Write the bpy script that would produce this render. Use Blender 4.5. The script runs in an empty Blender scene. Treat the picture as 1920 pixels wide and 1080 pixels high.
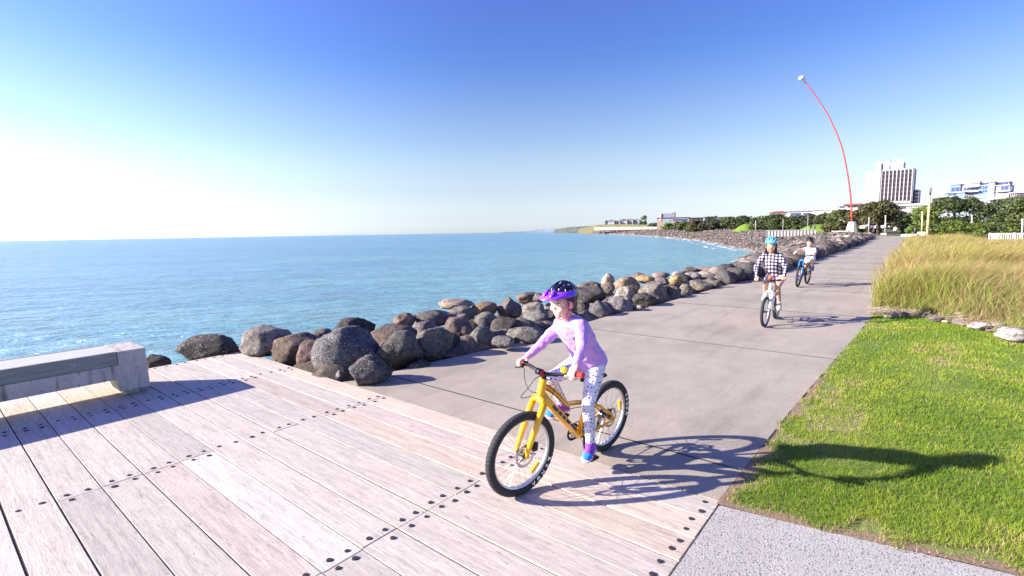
import bpy, bmesh, math, random
import numpy as np
from mathutils import Vector, Matrix, noise
# ------------------------------------------------------------ camera, sky, sun, exposure
H = 1.7
FPX = 924.0                                   # focal length for a 1920 px wide frame
PITCH = math.atan(104.3 / FPX); ROLL = math.atan(.0168)
sc = bpy.context.scene
COL = sc.collection
_F = Vector((0, math.cos(PITCH), -math.sin(PITCH))); _R0 = Vector((1, 0, 0)); _U0 = _R0.cross(_F)
_c, _s = math.cos(ROLL), math.sin(ROLL)
CR = _R0 * _c - _U0 * _s; CU = _R0 * _s + _U0 * _c; CC = Vector((0, 0, H))
cam = bpy.data.cameras.new('camera'); cam.lens = 36 * FPX / 1920; cam.sensor_width = 36
cam.clip_start = .05; cam.clip_end = 60000
camo = bpy.data.objects.new('camera', cam); COL.objects.link(camo)
camo.matrix_world = Matrix(((CR.x, CU.x, -_F.x, 0), (CR.y, CU.y, -_F.y, 0), (CR.z, CU.z, -_F.z, H), (0, 0, 0, 1)))
sc.camera = camo
SUN_AZ = math.radians(266); SUN_EL = math.radians(23.3)      # azimuth clockwise from +Y
sd = Vector((math.sin(SUN_AZ) * math.cos(SUN_EL), math.cos(SUN_AZ) * math.cos(SUN_EL), math.sin(SUN_EL)))
w = bpy.data.worlds.new('World'); sc.world = w; w.use_nodes = True
wn = w.node_tree; bgn = wn.nodes['Background']
sky = wn.nodes.new('ShaderNodeTexSky'); sky.sky_type = 'NISHITA'; sky.sun_disc = False
sky.sun_elevation = SUN_EL; sky.sun_rotation = SUN_AZ; sky.altitude = 0; sky.air_density = 1.0; sky.dust_density = .4; sky.ozone_density = 1.5
hsv = wn.nodes.new('ShaderNodeHueSaturation'); 
_g = wn.nodes.new('ShaderNodeTexCoord'); _z = wn.nodes.new('ShaderNodeSeparateXYZ'); wn.links.new(_g.outputs['Generated'], _z.inputs[0])
def _map(sock, a, b, c, d):
    m = wn.nodes.new('ShaderNodeMapRange'); m.interpolation_type = 'SMOOTHSTEP'
    for i, v in enumerate((a, b, c, d)): m.inputs[i + 1].default_value = v
    wn.links.new(sock, m.inputs[0]); return m.outputs[0]
wn.links.new(_map(_z.outputs['Z'], 0.0, .34, .10, 1.3), hsv.inputs['Saturation']); wn.links.new(_map(_z.outputs['Z'], .1, .6, .5, .525), hsv.inputs['Hue'])
wn.links.new(sky.outputs[0], hsv.inputs['Color'])
_mx = wn.nodes.new('ShaderNodeMix'); _mx.data_type = 'RGBA'; _mx.blend_type = 'MULTIPLY'; _mx.inputs[0].default_value = 1; _cr = wn.nodes.new('ShaderNodeValToRGB'); _e = _cr.color_ramp.elements; wn.links.new(_z.outputs['Z'], _cr.inputs[0])
_e[0].position = 0; _e[0].color = (.66, .73, .80, 1); _e[1].position = .5; _e[1].color = (1.06, .84, 1.16, 1)
_q = _e.new(.18); _q.color = (.58, .69, .87, 1); wn.links.new(_cr.outputs[0], _mx.inputs[7])
wn.links.new(hsv.outputs[0], _mx.inputs[6]); 
_dt = wn.nodes.new('ShaderNodeVectorMath'); _dt.operation = 'DOT_PRODUCT'; wn.links.new(_g.outputs['Generated'], _dt.inputs[0]); _dt.inputs[1].default_value = (math.sin(SUN_AZ), math.cos(SUN_AZ), 0)
_vm = wn.nodes.new('ShaderNodeVectorMath'); _vm.operation = 'SCALE'; wn.links.new(_mx.outputs[2], _vm.inputs[0]); wn.links.new(_map(_dt.outputs['Value'], -.1, .75, 1.0, 1.3), _vm.inputs['Scale'])
wn.links.new(_vm.outputs[0], bgn.inputs['Color'])
bgn.inputs['Strength'].default_value = .085
sl = bpy.data.lights.new('sun', 'SUN'); sl.energy = 5.0; sl.angle = math.radians(.53); sl.color = (1, .91, .78)
so = bpy.data.objects.new('sun', sl); COL.objects.link(so)
so.rotation_euler = (-sd).to_track_quat('-Z', 'Y').to_euler(); so.location = (-20, 0, 20)
sc.view_settings.view_transform = 'Standard'; sc.view_settings.look = 'None'; sc.view_settings.gamma = 1
sc.view_settings.exposure = 1.4
# ------------------------------------------------------------ helpers
def ray(px, py): return _F + CR * ((px - 960) / FPX) - CU * ((py - 540) / FPX)
def at(px, py, z=0.0):
    d = ray(px, py); return CC + d * ((z - H) / d.z)
def atd(px, py, Y):
    d = ray(px, py); return CC + d * (Y / d.y)
AZ = math.radians(39.03)
E1 = Vector((math.sin(AZ), math.cos(AZ), 0)); E2 = Vector((-math.cos(AZ), math.sin(AZ), 0))   # along the path / along the planks
def AB(a, b, z=0.0): return E1 * a + E2 * b + Vector((0, 0, z))
M_AB = Matrix(((E1.x, E2.x, 0, 0), (E1.y, E2.y, 0, 0), (0, 0, 1, 0), (0, 0, 0, 1)))
def atb(px, py, b):
    d = ray(px, py); return CC + d * ((b - CC.dot(E2)) / d.dot(E2))
def ata(px, py, a):
    d = ray(px, py); return CC + d * ((a - CC.dot(E1)) / d.dot(E1))
def tag(o, label=None, cat=None, group=None, kind=None):
    if label: o['label'] = label
    if cat: o['category'] = cat
    if group: o['group'] = group
    if kind: o['kind'] = kind
    return o
def empty(name, loc=(0, 0, 0), rz=0, mat=None):
    o = bpy.data.objects.new(name, None); COL.objects.link(o); o.empty_display_size = .2
    if mat is not None: o.matrix_world = mat
    else: o.location = loc; o.rotation_euler = (0, 0, rz)
    return o
def link(name, me, m=None, parent=None, smooth=False):
    if m is not None and not me.materials: 
        for q in (m if isinstance(m, (list, tuple)) else [m]): me.materials.append(q)
    me.polygons.foreach_set('use_smooth', [bool(smooth)] * len(me.polygons))
    o = bpy.data.objects.new(name, me); COL.objects.link(o)
    if parent is not None: o.parent = parent
    return o
def build(name, bm, m, parent=None, smooth=False, M=None):
    if M is not None: bm.transform(M)
    me = bpy.data.meshes.new(name); bm.to_mesh(me); bm.free()
    return link(name, me, m, parent, smooth)
def raw(name, V, F, m, parent=None, smooth=False, attr=None, corner=None):
    V = np.asarray(V, dtype=np.float32); F = np.asarray(F, dtype=np.int32)
    me = bpy.data.meshes.new(name); k = F.shape[1]
    me.vertices.add(len(V)); me.vertices.foreach_set('co', V.ravel())
    me.loops.add(F.size); me.loops.foreach_set('vertex_index', F.ravel())
    me.polygons.add(len(F)); me.polygons.foreach_set('loop_start', np.arange(0, F.size, k, dtype=np.int32))
    me.polygons.foreach_set('loop_total', np.full(len(F), k, dtype=np.int32))
    me.update(calc_edges=True)
    if attr is not None:
        ca = me.attributes.new('tint', 'FLOAT_COLOR', 'POINT')
        c4 = np.ones((len(V), 4), np.float32); c4[:, :3] = attr; ca.data.foreach_set('color', c4.ravel())
    return link(name, me, m, parent, smooth)
def box(bm, x0, x1, y0, y1, z0, z1, M=None):
    vs = [bm.verts.new(p) for p in ((x0,y0,z0),(x1,y0,z0),(x1,y1,z0),(x0,y1,z0),(x0,y0,z1),(x1,y0,z1),(x1,y1,z1),(x0,y1,z1))]
    if M is not None:
        for v in vs: v.co = M @ v.co
    for f in ((0,3,2,1),(4,5,6,7),(0,1,5,4),(1,2,6,5),(2,3,7,6),(3,0,4,7)): bm.faces.new([vs[i] for i in f])
    return vs
def bev(bm, w, seg=2):
    bmesh.ops.bevel(bm, geom=list(bm.edges), offset=w, segments=seg, affect='EDGES', profile=.6)
def frame_for(d):
    d = d.normalized(); u = d.cross(Vector((0, 0, 1)))
    if u.length < .01: u = d.cross(Vector((1, 0, 0)))
    u.normalize(); return u, d.cross(u)
def tube(bm, pts, r, seg=10, cap=True, sx=1.0, closed=False):
    """swept tube through pts, radius r (number or list)"""
    pts = [Vector(p) for p in pts]; n = len(pts)
    rs = r if isinstance(r, (list, tuple)) else [r] * n
    rings = []; u = None
    for i, p in enumerate(pts):
        if closed: d = pts[(i + 1) % n] - pts[i - 1]
        else: d = pts[min(i + 1, n - 1)] - pts[max(i - 1, 0)]
        d.normalize()
        if u is None: u, v = frame_for(d)
        else:
            u = (u - d * u.dot(d)); u.normalize(); v = d.cross(u)
        rings.append([bm.verts.new(p + (u * math.cos(2*math.pi*k/seg) * sx + v * math.sin(2*math.pi*k/seg)) * rs[i]) for k in range(seg)])
    for i in range(n if closed else n - 1):
        A, B = rings[i], rings[(i + 1) % n]
        for k in range(seg): bm.faces.new((A[k], A[(k+1) % seg], B[(k+1) % seg], B[k]))
    if cap and not closed:
        bm.faces.new(rings[0][::-1]); bm.faces.new(rings[-1])
def sphere(bm, c, r, sc3=(1, 1, 1), sub=2, M=None):
    res = bmesh.ops.create_icosphere(bm, subdivisions=sub, radius=1)
    for v in res['verts']:
        v.co = Vector((v.co.x * r * sc3[0], v.co.y * r * sc3[1], v.co.z * r * sc3[2]))
        if M is not None: v.co = M @ v.co
        v.co += Vector(c)
    return res['verts']
def capsule(bm, p0, p1, r0, r1, seg=14):
    p0 = Vector(p0); p1 = Vector(p1)
    tube(bm, [p0, p1], [r0, r1], seg); sphere(bm, p0, r0); sphere(bm, p1, r1)
def chain(bm, pts, rs):
    for i in range(len(pts) - 1): capsule(bm, pts[i], pts[i+1], rs[i], rs[i+1])
def loft(bm, rings, seg=20):
    """rings: (centre, half width vector, half depth vector)"""
    R = []
    for c, a, b in rings:
        c = Vector(c); a = Vector(a); b = Vector(b)
        R.append([bm.verts.new(c + a * math.cos(2*math.pi*k/seg) + b * math.sin(2*math.pi*k/seg)) for k in range(seg)])
    for A, B in zip(R, R[1:]):
        for k in range(seg): bm.faces.new((A[k], A[(k+1) % seg], B[(k+1) % seg], B[k]))
    bm.faces.new(R[0][::-1]); bm.faces.new(R[-1])
def fuse(name, bm, m, parent, voxel=.006, smooth=4, wrinkle=0, wscale=14):
    """turns overlapping solids into one continuous skin"""
    me = bpy.data.meshes.new('tmp'); bmesh.ops.recalc_face_normals(bm, faces=bm.faces); bm.to_mesh(me); bm.free()
    o = bpy.data.objects.new('tmp', me); COL.objects.link(o)
    md = o.modifiers.new('r', 'REMESH'); md.mode = 'VOXEL'; md.voxel_size = voxel
    if smooth:
        s = o.modifiers.new('s', 'SMOOTH'); s.iterations = smooth; s.factor = .6
    dg = bpy.context.evaluated_depsgraph_get(); dg.update()
    m2 = bpy.data.meshes.new_from_object(o.evaluated_get(dg)); bpy.data.objects.remove(o); bpy.data.meshes.remove(me)
    m2.name = name
    if wrinkle:
        ns = [v.normal.copy() for v in m2.vertices]
        for v, n in zip(m2.vertices, ns):
            q = v.co * wscale
            v.co += n * wrinkle * (noise.noise(Vector((q.x, q.y, q.z * 1.9))) + .5 * noise.noise(q * 2.3))
    return link(name, m2, m, parent, True)
# ------------------------------------------------------------ materials
class N:
    def __init__(s, name):
        s.m = bpy.data.materials.new(name); s.m.use_nodes = True; s.t = s.m.node_tree
        s.b = s.t.nodes['Principled BSDF']; s.co = None
    def n(s, ty, **kw):
        x = s.t.nodes.new('ShaderNode' + ty)
        for k, v in kw.items():
            if hasattr(x, k) and k not in x.inputs: setattr(x, k, v)
            else: x.inputs[k.replace('_', ' ')].default_value = v
        return x
    def l(s, a, b): s.t.links.new(a, b)
    def coord(s, scale=(1, 1, 1), kind='Object'):
        tc = s.n('TexCoord'); mp = s.n('Mapping'); mp.inputs['Scale'].default_value = scale
        s.l(tc.outputs[kind], mp.inputs[0]); return mp.outputs[0]
    def noise(s, scale, detail=4, rough=.55, vec=None, dist=0):
        x = s.n('TexNoise'); x.inputs['Scale'].default_value = scale; x.inputs['Detail'].default_value = detail
        x.inputs['Roughness'].default_value = rough; x.inputs['Distortion'].default_value = dist
        if vec is not None: s.l(vec, x.inputs['Vector'])
        return x.outputs['Fac']
    def ramp(s, fac, stops):
        x = s.n('ValToRGB'); e = x.color_ramp.elements
        while len(e) < len(stops): e.new(.5)
        for q, (p, c) in zip(e, stops): q.position = p; q.color = (*c, 1) if len(c) == 3 else c
        s.l(fac, x.inputs[0]); return x.outputs[0]
    def mix(s, fac, a, b, mode='MIX'):
        x = s.n('Mix'); x.data_type = 'RGBA'; x.blend_type = mode
        for v, i in ((fac, 0), (a, 6), (b, 7)):
            if isinstance(v, bpy.types.NodeSocket): s.l(v, x.inputs[i])
            else: x.inputs[i].default_value = v if i == 0 else (*v, 1)
        return x.outputs[2]
    def math(s, op, a, b=0.0, c=None):
        x = s.n('Math'); x.operation = op
        for i, v in enumerate((a, b, c)):
            if v is None: continue
            if isinstance(v, bpy.types.NodeSocket): s.l(v, x.inputs[i])
            else: x.inputs[i].default_value = v
        return x.outputs[0]
    def bump(s, h, strength=.3, dist=.01, prev=None):
        x = s.n('Bump'); x.inputs['Strength'].default_value = strength; x.inputs['Distance'].default_value = dist
        s.l(h, x.inputs['Height'])
        if prev is not None: s.l(prev, x.inputs['Normal'])
        return x.outputs[0]
    def out(s, color=None, rough=None, normal=None, metal=None, spec=None, **kw):
        for k, v in (('Base Color', color), ('Roughness', rough), ('Normal', normal), ('Metallic', metal), ('Specular IOR Level', spec)):
            if v is None: continue
            if isinstance(v, bpy.types.NodeSocket): s.l(v, s.b.inputs[k])
            else: s.b.inputs[k].default_value = (*v, 1) if k == 'Base Color' else v
        for k, v in kw.items(): s.b.inputs[k.replace('_', ' ')].default_value = v
        return s.m
def plain(name, c, rough=.6, metal=0, spec=.4, var=.12, scale=8, bump=0, bscale=60, coat=0):
    """a coloured surface with slight mottling and micro relief"""
    k = N(name); v = k.coord()
    f = k.noise(scale, 4, .6, v)
    col = k.mix(f, tuple(x * (1 - var) for x in c), tuple(min(1, x * (1 + var)) for x in c))
    nrm = k.bump(k.noise(bscale, 3, .6, v), bump, .004) if bump else None
    k.out(col, rough, nrm, metal, spec)
    if coat: k.b.inputs['Coat Weight'].default_value = coat; k.b.inputs['Coat Roughness'].default_value = .08
    return k.m
# ------------------------------------------------------------ coast and terrain
SEA = -2.4
COAST = [(-60, 12, 2.2, -.12), (3, 9.6, 4.2, -.12), (12, 8.9, 4.3, -.12), (25, 9.2, 5.2, -.12), (45, 12, 8, -.1), (66, 16, 12, -.08), (91, 18.6, 14.5, -.05),
         (106, 25.7, 17, .05), (125, 34, 19, -.15), (167, 52, 20, .25), (228, 83, 21, .7), (386, 175, 24, 1.3), (534, 277, 26, 2), (860, 529, 40, 4), (1500, 1000, 60, 5)]
_CP = np.array([[*(AB(a, b).xy)] for a, b, _, _ in COAST]); _CW = np.array([c[2] for c in COAST]); _CZ = np.array([c[3] for c in COAST])
def coast_d(x, y):
    """signed distance inland from the waterline, slope width, top height"""
    P = np.stack([np.atleast_1d(x), np.atleast_1d(y)], -1).astype(float); best = np.full(len(P), 1e18); sg = np.zeros(len(P)); wd = np.zeros(len(P)); zt = np.zeros(len(P))
    for i in range(len(_CP) - 1):
        A = _CP[i]; B = _CP[i+1]; d = B - A; t = np.clip(((P - A) @ d) / (d @ d), 0, 1)
        q = A + t[:, None] * d; r = P - q; dd = (r ** 2).sum(1); cr = d[0] * r[:, 1] - d[1] * r[:, 0]
        m = dd < best; best[m] = dd[m]; sg[m] = -np.sign(cr[m])
        wd[m] = (_CW[i] + (_CW[i+1] - _CW[i]) * t)[m]; zt[m] = (_CZ[i] + (_CZ[i+1] - _CZ[i]) * t)[m]
    return np.sqrt(best) * sg, wd, zt
def land(x, y):
    d, wd, zt = coast_d(x, y); t = 1 - d / wd
    z = np.where(t <= 0, zt + .0 * d, zt - (zt - SEA) * np.clip(t, 0, 1) ** 1.7)
    z = np.where(d < 0, SEA + d * .45, z)
    r = np.hypot(x, y)
    z = z + np.where(d > wd, np.clip((r - 170) / 400, 0, 1) * 3 * np.clip((d - wd - 25) / 90, 0, 1), 0)
    return np.maximum(z, -6)
def land1(x, y): return float(land(np.array([x]), np.array([y]))[0])
az = np.radians(np.concatenate([np.linspace(-75, -5, 40), np.linspace(-4.8, 62, 420)])); rr = 1.2 * (1.0135 ** np.arange(560))
A_, R_ = np.meshgrid(az, rr, indexing='ij'); X = (R_ * np.sin(A_)).ravel(); Y = (R_ * np.cos(A_)).ravel(); Z = land(X, Y)
na, nr = A_.shape; i0 = (np.arange(na - 1)[:, None] * nr + np.arange(nr - 1)[None]).ravel()
k = N('earth'); v = k.coord()
g = k.ramp(k.noise(.12, 5, .6, v), [(.35, (.075, .085, .03)), (.6, (.13, .14, .045))])
r_ = k.ramp(k.noise(3, 5, .7, v), [(.3, (.035, .03, .028)), (.7, (.13, .115, .1))])
sep = k.n('SeparateXYZ'); k.l(v, sep.inputs[0])
at_ = k.n('Attribute'); at_.attribute_name = 'tint'
mm = k.n('SeparateColor'); k.l(at_.outputs['Color'], mm.inputs[0])
M_EARTH = k.out(k.mix(mm.outputs[0], r_, g), .95, k.bump(k.noise(6, 6, .7, v), .6, .08))
d_, w_, _z = coast_d(X, Y)
tint = np.zeros((len(X), 3)); tint[:, 0] = np.clip((d_ - w_) / 2, 0, 1)
ground = raw('ground', np.stack([X, Y, Z], 1), np.stack([i0, i0 + 1, i0 + nr + 1, i0 + nr], 1)[:, ::-1], M_EARTH, None, True, tint); tag(ground, kind='structure')
# ------------------------------------------------------------ sea
k = N('sea_water'); v = k.coord()
v1 = k.coord((.35, 1, 1)); big = k.noise(.02, 4, .6, k.coord((.25, 1, 1)))
c = k.ramp(big, [(.3, (.04, .18, .34)), (.5, (.065, .235, .34)), (.68, (.12, .30, .32))])
st = k.noise(.30, 6, .7, k.coord((.22, 1, 1)))
c = k.mix(k.ramp(st, [(.42, (0, 0, 0)), (.7, (.75, .75, .75))]), c, (.14, .35, .44))
st2 = k.noise(.9, 5, .7, k.coord((.25, 1, 1))); c = k.mix(k.ramp(st2, [(.36, (.6, .6, .6)), (.5, (0, 0, 0))]), c, (.03, .10, .17))
fl = k.ramp(k.noise(1.9, 5, .75, k.coord((.35, 1, 1))), [(.68, (0, 0, 0)), (.74, (1, 1, 1))])
c = k.mix(k.math('MULTIPLY', fl, .6), c, (.6, .68, .72))
ta = k.n('Attribute'); ta.attribute_name = 'tint'; ts = k.n('SeparateColor'); k.l(ta.outputs['Color'], ts.inputs[0])
c = k.mix(k.math('MULTIPLY', ts.outputs[0], .8), c, k.mix(k.ramp(k.noise(.5, 5, .7, k.coord((.3, 1, 1))), [(.4, (0, 0, 0)), (.65, (1, 1, 1))]), (.15, .34, .33), (.25, .42, .38)))
b1 = k.bump(k.noise(.16, 3, .5, k.coord((.35, 1, 1))), 1, .9)
b2 = k.bump(k.noise(1.1, 5, .62, k.coord((.38, 1, 1))), 1, .5, b1)
b3 = k.bump(k.noise(5.5, 3, .6, v1), .9, .09, b2)
M_SEA = k.out(c, .2, b3, spec=.45, IOR=1.33)
rr = np.concatenate([[1.0], 1.05 ** np.arange(1, 225)]) ; aa = np.radians(np.linspace(-180, 180, 121))
A_, R_ = np.meshgrid(aa, rr, indexing='ij'); X = (R_ * np.sin(A_)).ravel(); Y = (R_ * np.cos(A_)).ravel()
na, nr = A_.shape; i0 = (np.arange(na - 1)[:, None] * nr + np.arange(nr - 1)[None]).ravel()
cd_ = coast_d(X, Y)[0]; st_ = np.zeros((len(X), 3)); st_[:, 0] = np.exp(-np.clip(-cd_, 0, 1e4) / 22.0)
sea = raw('sea', np.stack([X, Y, np.full_like(X, SEA)], 1), np.stack([i0, i0 + 1, i0 + nr + 1, i0 + nr], 1)[:, ::-1], M_SEA, None, True, st_); tag(sea, kind='structure')
rng = random.Random(7)
# foam along the waterline
def coast_pt(s, off):
    """point at arc parameter s (segment index + fraction), offset metres seaward"""
    i = min(int(s), len(_CP) - 2); f = s - i; A = _CP[i]; B = _CP[i+1]; p = A + (B - A) * f; d = B - A; n = np.array([-d[1], d[0]]) / np.hypot(*d); return p + n * off
M_FOAM = plain('foam_white', (.8, .83, .85), .7, var=.05)
fv, ff = [], []
for (s0, s1, off, wd, step) in ((5.2, 13.0, .2, 1.0, .006), (6, 12.5, 2.6, .5, .008), (7, 12, 5.5, .35, .01), (3.0, 5.2, .2, .5, .012)):
    s = s0; prev = None
    while s < s1:
        nz = noise.noise(Vector((s * 40, off * 3, 0))); nz2 = noise.noise(Vector((s * 9, off, 5)))
        ww = 1.7 * wd * (1 + 1.2 * nz) * (1.0 if nz2 + .5 * nz > -.12 else 0) * (1 + max(0, s - 8) * .35); oo = off + 1.6 * nz2 + .5 * nz
        if ww > .05:
            p = coast_pt(s, oo - ww / 2); q = coast_pt(s, oo + ww / 2); fv += [(*p, SEA + .03), (*q, SEA + .05)]
            if prev is not None: ff.append((prev, prev + 1, len(fv) - 1, len(fv) - 2))
            prev = len(fv) - 2
        else: prev = None
        s += step
o = raw('sea_foam', fv, ff, M_FOAM); tag(o, 'white foam of small waves breaking against the dark rock sea wall', 'foam', kind='stuff')
# ------------------------------------------------------------ boardwalk
def plank_mat():
    k = N('weathered_timber'); v = k.coord((14, 1, 6)); vv = k.coord()
    a = k.n('Attribute'); a.attribute_name = 'tint'
    g = k.noise(2.2, 8, .72, v, .6)
    c = k.mix(k.ramp(g, [(.3, (.62, .62, .62)), (.62, (1.06, 1.06, 1.06))]), (0, 0, 0), (1, 1, 1))
    col = k.mix(1.0, a.outputs['Color'], k.ramp(g, [(.28, (.64, .63, .64)), (.5, (.95, .95, .95)), (.72, (1.16, 1.14, 1.11))]), 'MULTIPLY')
    fine = k.noise(9, 6, .8, k.coord((30, 1.1, 6)))
    col = k.mix(1.0, col, k.ramp(fine, [(.34, (.45, .43, .43)), (.48, (1, 1, 1))]), 'MULTIPLY')
    pit = k.noise(3.3, 3, .5, k.coord((24, 4, 4)))
    col = k.mix(k.ramp(pit, [(.69, (0, 0, 0)), (.72, (.8, .8, .8))]), col, (.14, .12, .11))
    knot = k.noise(1.6, 3, .5, vv); col = k.mix(k.ramp(knot, [(.62, (0, 0, 0)), (.78, (.35, .35, .35))]), col, (.45, .28, .22))
    b = k.bump(fine, .5, .004, k.bump(g, .5, .006))
    return k.out(col, .8, b, spec=.25)
M_TIMBER = plank_mat()
JB = [.84, 2.235, 4.25, 6.14, 7.71]
V, F, T = [], [], []
def pbox(a0, a1, b0, b1, z0, z1, col):
    n = len(V); e = .0018; zt = z1
    V.extend([(a0, b0, z0), (a1, b0, z0), (a1, b1, z0), (a0, b1, z0), (a0, b0, zt - e), (a1, b0, zt - e), (a1, b1, zt - e), (a0, b1, zt - e),
              (a0 + e, b0 + e, zt), (a1 - e, b0 + e, zt), (a1 - e, b1 - e, zt), (a0 + e, b1 - e, zt)])
    F.extend([[n + i for i in f] for f in ((0,3,2,1),(0,1,5,4),(1,2,6,5),(2,3,7,6),(3,0,4,7),(4,5,9,8),(5,6,10,9),(6,7,11,10),(7,4,8,11),(8,9,10,11))]); T.extend([col] * 12)
PLUGS = []
rng = random.Random(11)
nrow = 0; a_edges = [3.074 - .2362 * i for i in range(0, 30)]
for i in range(29):
    a1 = a_edges[i] - rng.uniform(.001, .004); a0 = a_edges[i+1] + rng.uniform(.004, .008 if i < 9 else .013)
    full = rng.random()
    cuts = [JB[0]]
    for q, j in enumerate(JB[1:-1]):
        if rng.random() < (.8 if q != 1 else .68): cuts.append(j + rng.uniform(-.012, .012))
    cuts.append(JB[-1])
    if i > 10: cuts.insert(0, JB[0])
    for b0, b1 in zip(cuts, cuts[1:]):
        if b1 - b0 < .1: continue
        t = rng.random(); base = (.57, .51, .445)
        if t < .14: base = (.60, .505, .41)
        elif t < .32: base = (.51, .465, .41)
        elif t < .5: base = (.65, .595, .53)
        elif t < .6: base = (.53, .455, .395)
        m = rng.uniform(.93, 1.06); base = tuple(x * m for x in base)
        pbox(a0, a1, b0 + .0025, b1 - .0025, -.07, rng.uniform(-.0012, .0022), base)
    for j in JB:
        for sgn in ((1, -1) if any(abs(j - q) < .02 for q in cuts[1:-1]) else (rng.choice((1, -1)),)):
            if j == JB[0]: sgn = 1
            if j == JB[-1]: sgn = -1
            for fa in (.27, .73):
                if rng.random() < .93: PLUGS.append((a0 + (a1 - a0) * fa + rng.uniform(-.012, .012), j + sgn * (.05 if j not in (JB[0], JB[-1]) else .07) + rng.uniform(-.012, .012)))
boardwalk = raw('boardwalk', V, F, M_TIMBER, None, False, np.array(T)); boardwalk.matrix_world = M_AB; tag(boardwalk, kind='structure')
bm = bmesh.new(); bmesh.ops.create_cone(bm, cap_ends=True, segments=14, radius1=.0175, radius2=.0155, depth=.010)
M_PLUG = plain('black_plug', (.035, .032, .034), .75, var=.3, scale=30, bump=.3)
PLUG = None; seen = 0
def inview(p, mx=40):
    d = p - CC; z = d.dot(_F)
    if z < .1: return False
    x = 960 + FPX * d.dot(CR) / z; y = 540 - FPX * d.dot(CU) / z
    return -mx < x < 1920 + mx and -mx < y < 1080 + mx
pl = sorted([p for p in PLUGS if inview(AB(*p), 10)], key=lambda p: AB(*p).length)
extra = pl[100:]
for (a, b) in pl[:100]:
    if PLUG is None: o = build('bolt_plug', bm, M_PLUG, boardwalk); PLUG = o
    else: o = PLUG.copy(); COL.objects.link(o)
    o.parent = boardwalk; s = rng.uniform(.75, 1.08); o.location = (a, b, .0005); o.scale = (s, s * rng.uniform(.9, 1.1), 1); o.rotation_euler = (0, 0, rng.random() * 6)
bm = bmesh.new()
for (a, b) in extra: bmesh.ops.create_cone(bm, cap_ends=True, segments=10, radius1=.0175, radius2=.0155, depth=.010, matrix=Matrix.Translation((a, b, .0005)))
o = build('bolt_plug', bm, M_PLUG, boardwalk); tag(o, kind='stuff')
bm = bmesh.new()
for b in (1.0, 2.1, 2.37, 4.1, 4.4, 6.0, 6.28, 7.55): box(bm, -3.8, 3.05, b - .07, b + .07, -.35, -.075)
box(bm, -3.8, 3.06, 7.63, 7.70, -.6, -.08)
box(bm, -3.75, 3.068, .846, 7.704, -.066, -.007)  # dark debris sheet close under the plank tops, added to keep gaps dark
o = build('joist_and_gap_sheet', bm, plain('dark_joist_gap_fill', (.06, .05, .045), .9), boardwalk)
# ------------------------------------------------------------ path, footpath, lawn
LA = np.array([3.079, 3.254, 4.69, 5.72, 8.9, 10.8, 14.8, 17, 22, 28, 42.5, 64, 86, 105]); LB = np.array([4.95, 4.86, 4.72, 4.5, 4.55, 4.32, 4.2, 4.1, 3.8, 3.75, 3.75, 3.75, 4.15, 5.5])
RA = np.array([3.03, 5.26, 7.24, 10.66, 11.7, 17, 26, 48, 76, 105]); RB = np.array([.855, .787, .695, .54, .48, .6, .64, .6, .5, .3])
def bL(a): return float(np.interp(a, LA, LB))
def bR(a): return float(np.interp(a, RA, RB))
def conc(name, cols, agg):
    k = N(name); v = k.coord()
    n1 = k.noise(.55, 6, .65, v); n2 = k.noise(4, 6, .7, v); n3 = k.noise(90, 3, .6, v)
    c = k.ramp(n1, [(.36, cols[0]), (.5, cols[1]), (.66, cols[2])])
    c = k.mix(.5, c, k.ramp(n2, [(.3, tuple(x * .8 for x in cols[1])), (.7, tuple(min(1, x * 1.12) for x in cols[1]))]))
    c = k.mix(1.0, c, k.ramp(n3, [(.35, (.68, .68, .68)), (.6, (1.12, 1.12, 1.12))]), 'MULTIPLY')
    nrm = k.bump(n3, .4, .003, k.bump(n2, .25, .01))
    if agg:
        vo = k.n('TexVoronoi'); vo.inputs['Scale'].default_value = 75; k.l(v, vo.inputs['Vector'])
        sp = k.ramp(vo.outputs['Distance'], [(.25, (1, 1, 1)), (.42, (0, 0, 0))])
        rnd = k.n('SeparateColor'); k.l(vo.outputs['Color'], rnd.inputs[0])
        pick = k.math('MULTIPLY', sp, k.math('GREATER_THAN', rnd.outputs[0], .55))
        c = k.mix(pick, c, k.ramp(rnd.outputs[1], [(.0, (.07, .07, .08)), (.6, (.16, .15, .16)), (1, (.5, .48, .46))]))
        nrm = k.bump(sp, .5, .003, nrm)
    else:
        # fine cracks, stains and tyre scuffs running along the path
        sc_ = k.noise(1.2, 4, .6, k.coord((.25, 2.2, 1)))
        c = k.mix(k.ramp(sc_, [(.52, (0, 0, 0)), (.7, (.35, .35, .35))]), c, tuple(x * .62 for x in cols[0]))
        spots = k.noise(11, 2, .5, v); c = k.mix(k.ramp(spots, [(.76, (0, 0, 0)), (.79, (.7, .7, .7))]), c, (.1, .09, .09))
    return k.out(c, .88, nrm, spec=.25)
M_PATH = conc('worn_concrete', [(.275, .238, .195), (.385, .335, .275), (.465, .41, .34)], False)
M_AGG = conc('exposed_aggregate', [(.34, .325, .30), (.41, .39, .365), (.47, .45, .42)], True)
def strip(name, aa, lo, hi, m, z=0.0, thick=.08):
    """a slab between two curves lo(a) and hi(a)"""
    V, F = [], []
    for a in aa: V += [(a, lo(a), z), (a, hi(a), z), (a, lo(a), z - thick), (a, hi(a), z - thick)]
    n = len(aa)
    for i in range(n - 1):
        q = 4 * i; F += [(q, q + 4, q + 5, q + 1), (q, q + 2, q + 6, q + 4), (q + 1, q + 5, q + 7, q + 3)]
    F += [(0, 1, 3, 2), (4*n-4, 4*n-2, 4*n-1, 4*n-3)]
    o = raw(name, V, F, m); o.matrix_world = M_AB; return o
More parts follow.
